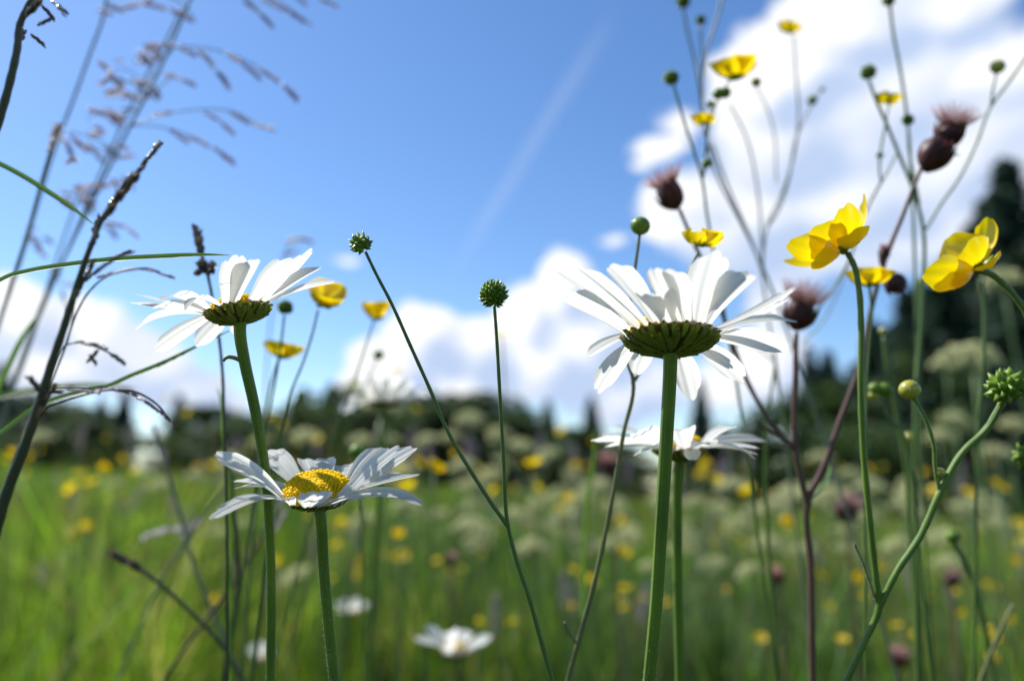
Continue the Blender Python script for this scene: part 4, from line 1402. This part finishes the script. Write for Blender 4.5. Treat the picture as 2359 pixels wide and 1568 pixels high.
protos = [spruce(21), spruce(22), spruce(23), broadleaf(31), broadleaf(32, wide=.5, low=.05)]
used = set()
TREES = [  # top pixel x, y, distance, kind, width factor, label
    (2312, 352, 34, 0, 1.0, 'tallest dark spruce, at the right edge behind the nodding yellow bloom'),
    (2240, 500, 36, 1, 1.1, 'dark spruce left of the tallest spruce at the right'),
    (2375, 470, 33, 2, 1.2, 'dark spruce cut by the right edge'),
    (2160, 640, 35, 2, 1.25, 'dark spruce behind the two large yellow blooms'),
    (2085, 720, 38, 0, 1.25, 'spruce rising behind the yellow bloom crossing the maroon stem'),
    (2000, 800, 40, 1, 1.2, 'spruce between the maroon stems at the right'),
    (1862, 790, 44, 0, .8, 'slender spruce right of the largest daisy, behind the plumed maroon head'),
    (1932, 905, 42, 3, 1.2, 'rounded dark tree right of the maroon fork'),
    (1612, 868, 46, 1, .8, 'lone spruce just right of the stem of the largest daisy'),
    (1725, 1010, 44, 4, 1.0, 'low dark tree at the right tip of the half hidden daisy'),
    (1455, 1090, 40, 4, 1.2, 'dark bush left of the stem of the largest daisy'),
    (1362, 935, 50, 0, 1.0, 'narrow spruce left of the half hidden daisy'),
    (1262, 945, 52, 2, 1.0, 'small spruce in the tree line right of the round seed head stalk'),
    (1205, 955, 52, 1, 1.1, 'small spruce in the tree line at the round seed head stalk'),
    (1310, 1010, 48, 4, 1.3, 'low bushy tree between two small spruces in the tree line'),
    (1110, 930, 50, 3, 1.2, 'rounded tree in the tree line left of the round seed head stalk'),
    (1040, 925, 50, 2, 1.4, 'dark conifer in the tree line where the slanting stalk crosses it'),
    (960, 930, 47, 4, 1.2, 'bushy tree in the tree line under the middle cloud'),
    (895, 935, 52, 0, 1.3, 'conifer in the tree line below the small yellow bloom'),
    (830, 915, 50, 3, 1.1, 'rounded tree in the tree line above the right side of the lower left daisy'),
    (765, 905, 49, 1, 1.3, 'dark conifer in the tree line above the lower left daisy'),
    (700, 915, 52, 2, 1.2, 'conifer in the tree line just right of the tall daisy stem'),
    (630, 975, 50, 4, 1.2, 'bush in the tree line behind the tall daisy stem'),
    (560, 985, 52, 3, 1.2, 'rounded tree in the tree line left of the tall daisy stem'),
    (480, 960, 55, 4, 1.2, 'bushy tree in the tree line below the lower left cloud'),
    (415, 930, 54, 1, 1.1, 'conifer in the tree line below the drooping grass twig'),
    (290, 920, 56, 2, 1.1, 'conifer in the tree line left of the drooping grass twig'),
    (235, 940, 54, 0, 1.2, 'conifer in the tree line just right of the dark leaning stalk'),
    (160, 960, 55, 4, 1.2, 'bushy tree in the tree line behind the dark leaning stalk'),
    (75, 930, 52, 3, 1.1, 'rounded tree near the left end of the tree line'),
    (10, 830, 50, 1, 1.1, 'tall conifer at the left edge of the tree line'),
    (-70, 860, 50, 2, 1.2, 'conifer beyond the left edge'),
    (2122, 640, 41, 0, 1.1, 'pointed spruce behind the seed heads at the right'),
    (2195, 565, 42, 2, 1.1, 'pointed spruce left of the nodding yellow bloom'),
    (2272, 440, 40, 1, 1.0, 'tall spruce just left of the tallest spruce'),
    (2050, 740, 44, 2, 1.1, 'spruce under the large yellow bloom facing away'),
    (2345, 560, 30, 2, 1.3, 'dense spruce at the right edge behind the white umbels'),
    (2215, 740, 36, 3, 1.0, 'rounded dark bush behind the white umbels at the right'),
    (1968, 830, 43, 0, 1.2, 'dark spruce between the maroon stem and the hairy stem'),
    (2085, 655, 40, 1, 1.2, 'pointed spruce between the two large yellow blooms'),
    (2010, 730, 42, 2, 1.0, 'spruce just below the large yellow bloom facing away'),
    (1905, 800, 45, 0, 1.0, 'spruce under the plumed maroon head'),
    (2120, 850, 36, 4, 1.0, 'dark bush behind the curled lime green bud'),
    (1830, 960, 44, 4, 1.0, 'dark low bush at the maroon fork'),
    (1740, 985, 46, 2, 1.2, 'short spruce right of the half hidden daisy'),
    (1665, 1000, 48, 1, 1.2, 'short spruce above the half hidden daisy'),
    (1430, 1050, 44, 4, 1.2, 'dark bush behind the slim brown stalk'),
    (1160, 985, 44, 4, 1.2, 'low dark bush behind the round seed head stalk'),
    (1000, 960, 42, 4, 1.3, 'dark bush behind the slanting stalk in the tree line'),
    (860, 950, 42, 3, 1.3, 'dark bush behind the blurred daisy above the lower left daisy'),
    (720, 955, 43, 4, 1.3, 'dark bush just right of the tall stem in the tree line'),
    (520, 1000, 44, 3, 1.4, 'dark bush in the tree line left of the tall stem'),
    (200, 985, 46, 4, 1.4, 'dark bush in the tree line right of the leaning stalk'),
    (60, 990, 46, 3, 1.4, 'dark bush in the tree line at the leaning stalk'),
    (2460, 560, 34, 1, 1.2, 'spruce beyond the right edge'),
]
for (px, py, d, k, wf, lab) in TREES:
    top = P(px, py - (28 if py > 880 else 0), d)
    z0 = tz(top.x, top.y)
    src = protos[k]
    t = src if k not in used else dup(src)
    used.add(k)
    h = top.z - z0
    t.location = (top.x, top.y, z0)
    wd = wf * (h if k < 3 else max(h, 3.2))
    wd = max(wd * (1.12 if k < 3 else 1.7), 5.5)
    t.scale = (wd, wd, h)
    t.rotation_euler = (0, 0, random.uniform(0, 6.28))
    tag(t, lab, 'tree', 'trees along the edge of the meadow')

random.seed(5)
for i in range(34):
    px = -120 + i * 77 + random.uniform(-25, 25)
    if any(abs(px - q) < 24 for q in (1490, 1960, 335)):
        continue
    k = random.choice((0, 1, 2, 3, 3, 4, 4, 4))
    d = random.uniform(60, 74)
    py = (985 if k < 3 else 1010) + random.uniform(-28, 22) + (px - 1180) * .03
    top = P(px, py, d)
    z0 = tz(top.x, top.y)
    h = top.z - z0
    t = dup(protos[k])
    t.location = (top.x, top.y, z0)
    wd = max(h, 5) * random.uniform(1.3, 1.9)
    t.scale = (wd, wd, h)
    t.rotation_euler = (0, 0, random.uniform(0, 6.28))
    tag(t, 'dark tree of the far row, hidden in part by the nearer tree line', 'tree', 'far row of trees')

# ------------------------------------------------------------------ meadow turf (uncountable)
def turf(name, zones):
    V_, F_, C_ = [], [], []
    off = 0
    pal = np.array([(.05, .115, .012), (.07, .145, .014), (.09, .165, .018), (.12, .17, .025), (.04, .085, .014), (.2, .21, .09), (.17, .15, .09), (.15, .11, .075)])
    for (y0, y1, n, h0, h1, w0, w1, pr) in zones:
        nc = max(30, n // 26)                       # tufts: blades of one tuft share a tint
        yc = np.sqrt(rng.uniform(y0 * y0, y1 * y1, nc))
        xc = rng.uniform(-.9, .9, nc) * yc
        tuft = rng.integers(0, nc, n)
        sp = .018 * np.sqrt(yc[tuft]) * rng.uniform(.5, 1.6, n)
        y = yc[tuft] + rng.normal(size=n) * sp
        x = xc[tuft] + rng.normal(size=n) * sp
        tint = np.exp(rng.normal(size=nc) * .42)[tuft]
        warm = (rng.normal(size=nc) * .16)[tuft]
        tall = np.exp(rng.normal(size=nc) * .16)[tuft]
        strawc = rng.random(nc)[tuft]
        # clumps
        k = np.sin(x * 3.1 + 1.3) * np.cos(y * 2.3 + .4) + .6 * np.sin(x * 7.7 + y * 5.1)
        g = np.array([tz(a, b) for a, b in zip(x, y)])
        H = rng.uniform(h0, h1, n) * (1 + .16 * k) * tall
        W = rng.uniform(w0, w1, n)
        lean = rng.normal(size=(n, 2)) * (.2 if n > 12000 else .38) * H[:, None] + np.array([.06, 0]) * H[:, None]
        ang = rng.uniform(0, math.pi, n)
        sx, sy = np.cos(ang) * W * .5, np.sin(ang) * W * .5
        p = np.array(pr)
        right = np.clip(.5 + x / y * .9, 0, 1)          # the right side carries more straw and flower heads
        ci = rng.choice(len(pal), n, p=p / p.sum())
        sw = (rng.random(n) < .75) & (strawc < right * .36)
        ci = np.where(sw, rng.choice([5, 6, 7], n), ci)
        q = np.sin(x * 1.9 + y * .8 + 2) + np.sin(x * 4.3 - y * 1.7) * .7 + np.sin(y * 5.5 / (1 + .1 * y) + x) * .6
        col = pal[ci] * rng.uniform(.65, 1.35, (n, 1)) * (1 + .2 * k[:, None]) * np.stack([1.12 + .18 * q + warm, 1.2 + .12 * q, .78 - .08 * q], 1) * tint[:, None]
        H = H * (1 + .1 * q)
        rows = []
        for (t, ws) in ((0, 1), (.4, .9), (.75, .6), (1, .04)):
            cx = x + lean[:, 0] * t * t
            cy = y + lean[:, 1] * t * t
            cz = g - .02 + H * t * (1 - .08 * t)
            rows.append((np.stack([cx - sx * ws, cy - sy * ws, cz], 1), np.stack([cx + sx * ws, cy + sy * ws, cz], 1)))
        vs = np.stack([q for r_ in rows for q in r_], 1).reshape(-1, 3)
        idx = off + np.arange(n)[:, None] * 8
        fs = np.concatenate([idx + np.array([[0, 1, 3, 2]]), idx + np.array([[2, 3, 5, 4]]), idx + np.array([[4, 5, 7, 6]])], 1).reshape(-1, 4)
        V_.append(vs)
        F_.append(fs)
        C_.append(np.repeat(col, 8, axis=0))
        off += len(vs)
    vs, fs, cs = np.concatenate(V_), np.concatenate(F_), np.concatenate(C_)
    me = bpy.data.meshes.new(name)
    me.vertices.add(len(vs))
    me.vertices.foreach_set('co', vs.ravel())
    me.loops.add(fs.size)
    me.loops.foreach_set('vertex_index', fs.ravel().astype(np.int32))
    me.polygons.add(len(fs))
    me.polygons.foreach_set('loop_start', np.arange(0, fs.size, 4, dtype=np.int32))
    me.update(calc_edges=True)
    at = me.color_attributes.new('tint', 'FLOAT_COLOR', 'POINT')
    at.data.foreach_set('color', np.concatenate([cs, np.ones((len(cs), 1))], 1).astype(np.float32).ravel())
    me.materials.append(M['turf'])
    o = bpy.data.objects.new(name, me)
    COL.objects.link(o)
    tag(o, kind='stuff', label='long green meadow grass filling the field', cat='grass')
    return o


ph = (2, 2, 3, 3, 2, 2, 1.5, 1.2)
pg = (3, 4, 4, 2, 2, .5, .4, .2)
turf('grass', [(.62, 1.3, 5000, .08, .2, .003, .006, pg), (1.3, 3, 24000, .12, .25, .003, .007, pg), (3, 8, 42000, .15, .27, .005, .010, pg), (8, 22, 42000, .2, .33, .012, .03, pg), (22, 48, 26000, .25, .4, .03, .07, pg),
               (.6, 1.1, 420, .22, .4, .0015, .004, ph), (1.0, 2.5, 900, .26, .48, .002, .004, ph), (2.5, 6, 3000, .32, .55, .003, .006, ph), (6, 14, 4000, .34, .5, .005, .012, ph)])


# ------------------------------------------------------------------ flowers scattered through the meadow
LANDMARKS = [('the round seed head stalk', 1160, 1000), ('the lower left daisy', 733, 1143), ('the half hidden daisy', 1565, 1030), ('the tall daisy stem', 620, 1300),
             ('the dark leaning stalk', 70, 1000), ('the maroon fork', 1850, 1130), ('the hairy buttercup stem', 2070, 1310), ('the lowest blurred daisy', 1047, 1490),
             ('the brownish stalk', 1370, 1320), ("the largest daisy's stem", 1512, 1380), ('the round yellow bud', 2095, 897), ('the bent dark grass spike', 300, 1300),
             ('the small stemside daisy', 808, 1398), ('the right edge', 2359, 1200), ('the bottom right twig', 2300, 1500), ('the left edge', 0, 1300), ('the bottom left daisy', 600, 1507),
             ('the largest daisy', 1545, 770), ('the nodding yellow bloom', 2215, 600), ('the seed stalk fork', 1168, 1210), ('the bottom edge', 1180, 1560), ('the drooping grass twig', 300, 905)]
SCATTER = []


def where(px, py):
    best = min(LANDMARKS, key=lambda l: (l[1] - px) ** 2 + (l[2] - py) ** 2)
    dx, dy = px - best[1], py - best[2]
    v = 'above' if dy < 0 else 'below'
    h = 'left' if dx < 0 else 'right'
    if abs(dy) < .4 * abs(dx):
        r_ = h + ' of'
    elif abs(dx) < .4 * abs(dy):
        r_ = v
    else:
        r_ = v + ' and ' + h + ' of'
    return r_ + ' ' + best[0], math.hypot(dx, dy)


def scatter_depth(px, py, want, lift):
    """distance at which a flower on this sight line stands 'lift' above the soil, capped at 'want'"""
    lo, hi = .3, want
    for _ in range(30):
        q = P(px, py, want)
        if q.z - tz(q.x, q.y) >= lift:
            return want
        want *= .92
    return want


def shared_flower(seed, lift):
    random.seed(seed)
    b = MB()
    ax = V((0, 0, 1))
    for k in range(5):
        a = k * 1.2566 + random.uniform(-.12, .12)
        q = V((math.cos(a), math.sin(a), 0))
        l = lift + random.uniform(-.12, .12)
        petal(b, q * .05, (q * math.cos(l) + ax * math.sin(l)) * .5, ax, .62, bend=-.16, cup=.4, base_w=.2, wide=.7, blunt=.24, notch=.02, groove=.03, nu=9, nv=8, mi=0)
    ellipsoid(b, V((0, 0, .06)), ax, .09, .08, 1, 8, 5)
    ellipsoid(b, V((0, 0, -.03)), ax, .07, .05, 1, 8, 5)
    o = b.build('flower', [M['yellow'], M['seed']])
    me = o.data
    bpy.data.objects.remove(o)
    return me


def shared_umbel(seed, dense=1.0):
    """a flat white umbel one unit across: rays carrying umbellets of tiny five petalled flowers"""
    random.seed(seed)
    b = MB()
    nr = 13
    for k in range(nr):
        a = k * 2.39996
        q = math.sqrt((k + .3) / nr) * .46
        c = V((math.cos(a) * q, math.sin(a) * q, (.1 - q * q * 1.25) + random.uniform(-.012, .012)))
        tube(b, [V((0, 0, -.3)), V((c.x * .55, c.y * .55, c.z - .12)), c - V((0, 0, .04))], .007, .005, 4, mi=1)
        for j in range(int(17 * dense)):
            z = 1 - j / 17 * 1.05
            a2 = j * 2.4
            q2 = math.sqrt(max(0, 1 - z * z))
            dv = V((math.cos(a2) * q2, math.sin(a2) * q2, z))
            f = c - V((0, 0, .03)) + V((dv.x * .105, dv.y * .105, dv.z * .11))
            tube(b, [c - V((0, 0, .05)), f], .0025, .0025, 3, mi=1)
            t1, t2 = frame((dv + V((random.gauss(0, .3), random.gauss(0, .3), .2))).normalized(), V((.3, .5, .2)))
            vs = [f]
            for i in range(10):
                x = i * math.pi / 5
                rr = .046 if i % 2 == 0 else .026
                vs.append(f + (t1 * math.cos(x) + t2 * math.sin(x)) * rr + dv * .006)
            b.add(vs, [(0, 1 + i, 1 + (i + 1) % 10) for i in range(10)])
    o = b.build('umbel', [M['umbel'], M['stem_thin']])
    me = o.data
    bpy.data.objects.remove(o)
    return me


FL = [shared_flower(s, l) for s, l in ((1, .25), (2, .5), (3, .75), (4, .4))]
UM = [shared_umbel(s) for s in (5, 6, 7)]


def scatter(name, cat, kindlab, group, px, py, size_px, real, headmesh, headname, lift, dmax, mat='stem_thin', sw=.0009, tilt=.35, flat=None, dmin=.45, blur=15):
    true = max(4.0, size_px - blur) if size_px < 90 else size_px - 14
    d = min(dmax, max(dmin, real * FPX / true))
    d = scatter_depth(px, py, d, lift)
    sz = true * d / FPX
    sz = min(max(sz, real * .6), real * 1.5)
    c = P(px, py, d)
    g = tz(c.x, c.y)
    bx, by = c.x + random.uniform(-.05, .05) * min(1, d), c.y + random.uniform(-.04, .04)
    base = V((bx, by, tz(bx, by)))
    o = thing(name, None, cat, base, group)
    b = MB()
    hl = .28 * sz if headname == 'umbel' else 0
    mid_ = base.lerp(c, .55) + V((random.uniform(-.02, .02), random.uniform(-.02, .02), 0))
    tube(b, smooth_pts([c - V((0, 0, hl)), mid_, base - V((0, 0, .01))], 5), sw, sw * 1.6, 6)
    b.build('stem', M[mat], o, base)
    h = bpy.data.objects.new(headname, headmesh)
    COL.objects.link(h)
    h.parent = o
    h.location = c - base
    h.scale = (sz, sz, sz)
    h.rotation_euler = (random.gauss(0, tilt), random.gauss(0, tilt), random.uniform(0, 6.28))
    SCATTER.append((o, kindlab, px, py))
    return o


random.seed(77)
BC = [(1293, 993, 42), (1228, 1070, 68), (1000, 1085, 78), (938, 1122, 62), (1137, 1130, 48), (1325, 1072, 40), (920, 1236, 62), (925, 1284, 60), (1005, 1292, 44), (1318, 1314, 46), (1350, 1332, 40),
      (735, 1012, 40), (650, 978, 38), (620, 962, 40), (280, 1062, 42), (311, 1086, 38), (181, 1091, 44), (485, 1074, 42), (28, 1048, 48), (68, 1052, 36), (955, 941, 36), (1052, 1046, 36), (455, 1078, 36),
      (1427, 1376, 38), (1479, 1377, 40), (1537, 1390, 36), (1670, 1360, 38), (1615, 1090, 44), (1722, 1130, 54), (1765, 1139, 34), (1815, 1206, 58), (1891, 1325, 44), (1752, 1470, 48), (2003, 1085, 46),
      (2132, 1090, 42), (2300, 1122, 62), (2354, 1245, 44), (2338, 1292, 46), (2325, 1432, 46), (2273, 1452, 40), (2145, 1376, 40), (2216, 1415, 34), (2350, 1300, 34), (2290, 1470, 34), (2065, 1440, 30), (1990, 1372, 34),
      (380, 922, 34), (432, 950, 34), (390, 1165, 34), (245, 1145, 30), (210, 1150, 26), (220, 1110, 26), (880, 1275, 34), (1710, 1245, 30), (1560, 1100, 34), (1240, 1110, 26), (1530, 1385, 34), (715, 1188, 40),
      (505, 1070, 30), (15, 1060, 36), (340, 1115, 26), (1045, 1040, 30), (1960, 1300, 28), (2110, 1460, 28), (1640, 1250, 24), (60, 1090, 30)]
for i, (x, y, w) in enumerate(BC):
    scatter('buttercup', 'buttercup', 'yellow buttercup', 'buttercups blooming in the meadow', x, y, w, .019, FL[i % 4], 'flower', .31, 9, tilt=.5)
for i in range(120):
    x = random.uniform(-60, 2420)
    y = 1010 + abs(random.gauss(0, 1)) * 190 + (x - 1180) * .03
    if y > 1560:
        continue
    scatter('buttercup', 'buttercup', 'small yellow buttercup', 'buttercups blooming in the meadow', x, y, random.uniform(20, 30), .02, FL[i % 4], 'flower', .31, 16, tilt=.5)
UB = [(882, 905, 175), (2240, 812, 150), (2180, 835, 90), (2200, 962, 95), (2335, 972, 75), (2290, 1036, 85), (2160, 1000, 80), (2310, 638, 110), (1920, 1140, 120), (2000, 1185, 90), (1890, 1050, 70), (2120, 1180, 90), (2230, 1165, 100),
      (1085, 960, 90), (1150, 995, 70), (1200, 1022, 80), (1122, 1092, 80), (1040, 1002, 60), (1262, 1042, 70), (1322, 1090, 70), (1384, 1112, 70), (1250, 1152, 90), (1182, 1182, 90), (1300, 1204, 90), (1425, 1170, 80), (1082, 1162, 70),
      (1520, 1142, 70), (1602, 1152, 80), (1682, 1112, 80), (1652, 1184, 80), (1702, 1204, 90), (1762, 1242, 80), (1402, 1252, 80), (1562, 1262, 80), (1642, 1292, 80), (1822, 1122, 70), (1102, 1252, 70), (1222, 1262, 80),
      (700, 1000, 80), (602, 1012, 60), (452, 1092, 60), (372, 1112, 70), (262, 1112, 60), (522, 1052, 60), (92, 1002, 70), (562, 1202, 60), (512, 1222, 60), (1350, 1240, 70), (1160, 1060, 60), (1290, 1130, 60), (830, 1010, 70), (900, 1010, 60), (980, 1010, 70), (1010, 1180, 60),
      (1960, 1090, 70), (2060, 1250, 80), (2180, 1290, 80), (2300, 1200, 80), (1580, 1210, 60), (1740, 1170, 70), (1330, 1160, 70), (2090, 1110, 70), (1230, 1205, 70), (1450, 1215, 60), (1500, 1300, 60), (1720, 1310, 60), (1850, 1260, 70), (1950, 1220, 70)]
for i, (x, y, w) in enumerate(UB):
    scatter('cow_parsley', 'cow parsley', 'cream cow parsley umbel', 'cow parsley umbels in the meadow', x, y, w, .062, UM[i % 3], 'umbel', .34, 5.0, sw=.0016, tilt=.22, blur=8)
for i in range(48):
    x = random.gauss(1600, 600)
    y = 1070 + abs(random.gauss(0, 1)) * 95 + (x - 1180) * .055
    scatter('cow_parsley', 'cow parsley', 'small cow parsley umbel', 'cow parsley umbels in the meadow', x, y, random.uniform(60, 105), .062, UM[i % 3], 'umbel', .32, 4.0, sw=.0014, tilt=.25, blur=8)
random.seed(91)
for i in range(38):
    x = random.uniform(-40, 2400)
    y = random.uniform(1060, 1440)
    scatter('buttercup', 'buttercup', 'bright yellow buttercup', 'buttercups blooming in the meadow', x, y, random.uniform(34, 50), .018, FL[i % 4], 'flower', .3, 5, tilt=.55, blur=10)

# further water avens, only blurs of dusky red in the grass
for lab, x, y, d, sz in (('dusky pink blur of a water avens head right of the maroon fork', 1948, 1178, .48, 40), ('small dark water avens head low at the right behind the bent pale stalk', 2190, 1335, .6, 26),
                         ('dark small water avens head between two yellow blooms in the centre', 1037, 1290, .6, 18), ('reddish water avens head behind the slim brown stalk', 1400, 1075, .7, 30),
                         ('dark water avens head low behind the hairy stem', 2070, 1520, .6, 30), ('dusky water avens head left of the maroon stem low down', 1790, 1330, .6, 24)):
    o, base = plant('water_avens', lab, 'wildflower', d, [([(x, y + sz * .5), (x + 6, y + 60), (x + 14, y + 160)], 6, 8)], [], mat='maroon_stem', group='water avens deeper in the grass')
    avens_head(o, base, x, y, d, sz * 1.3, sz * 1.3, random.uniform(-40, 40), True, 1.0)

# flowering grasses of the field: brownish plumes standing above the turf
def shared_plume(seed):
    random.seed(seed)
    b = MB()
    for k in range(26):
        z = -.5 + k / 26
        a = k * 2.4
        q = V((math.cos(a), math.sin(a), 0))
        p = V((0, 0, z))
        e = p + q * .14 * (1 - abs(z) * 1.2) + V((0, 0, .1))
        spikelet(b, p + (e - p) * .2, e, .07)
    o = b.build('panicle', M['spikelet'])
    me = o.data
    bpy.data.objects.remove(o)
    return me


PL = [shared_plume(s) for s in (1, 2)]
for i in range(90):
    x = random.uniform(-60, 2420)
    y = 1030 + abs(random.gauss(0, 1)) * 180 + (x - 1180) * .03
    if y > 1530:
        continue
    o = scatter('grass_stalk', 'grass stalk', 'brownish grass plume', 'grass plumes in the meadow', x, y, random.uniform(50, 95), .08, PL[i % 2], 'panicle', .3, 4.0, mat='grass_stem', sw=.0007, tilt=.2, dmin=.6, blur=12)

# say which of the scattered flowers each one is
buckets = {}
for (o, kl, x, y) in SCATTER:
    w, dist = where(x, y)
    buckets.setdefault((kl, w), []).append((dist, o, x, y))
ORD = ['', 'second ', 'third ', 'fourth ', 'fifth ', 'sixth ', 'seventh ', 'eighth ', 'ninth ', 'tenth ', 'eleventh ', 'twelfth ', 'thirteenth ']
for (kl, w), L in buckets.items():
    L.sort(key=lambda q: q[0])
    for i, (dist, o, x, y) in enumerate(L):
        if len(L) == 1:
            o['label'] = kl + ' ' + w
        elif i == 0:
            o['label'] = kl + ' ' + w + ', the nearest'
        else:
            o['label'] = kl + ' ' + w + ', ' + (ORD[min(i, 12)]) + 'nearest'
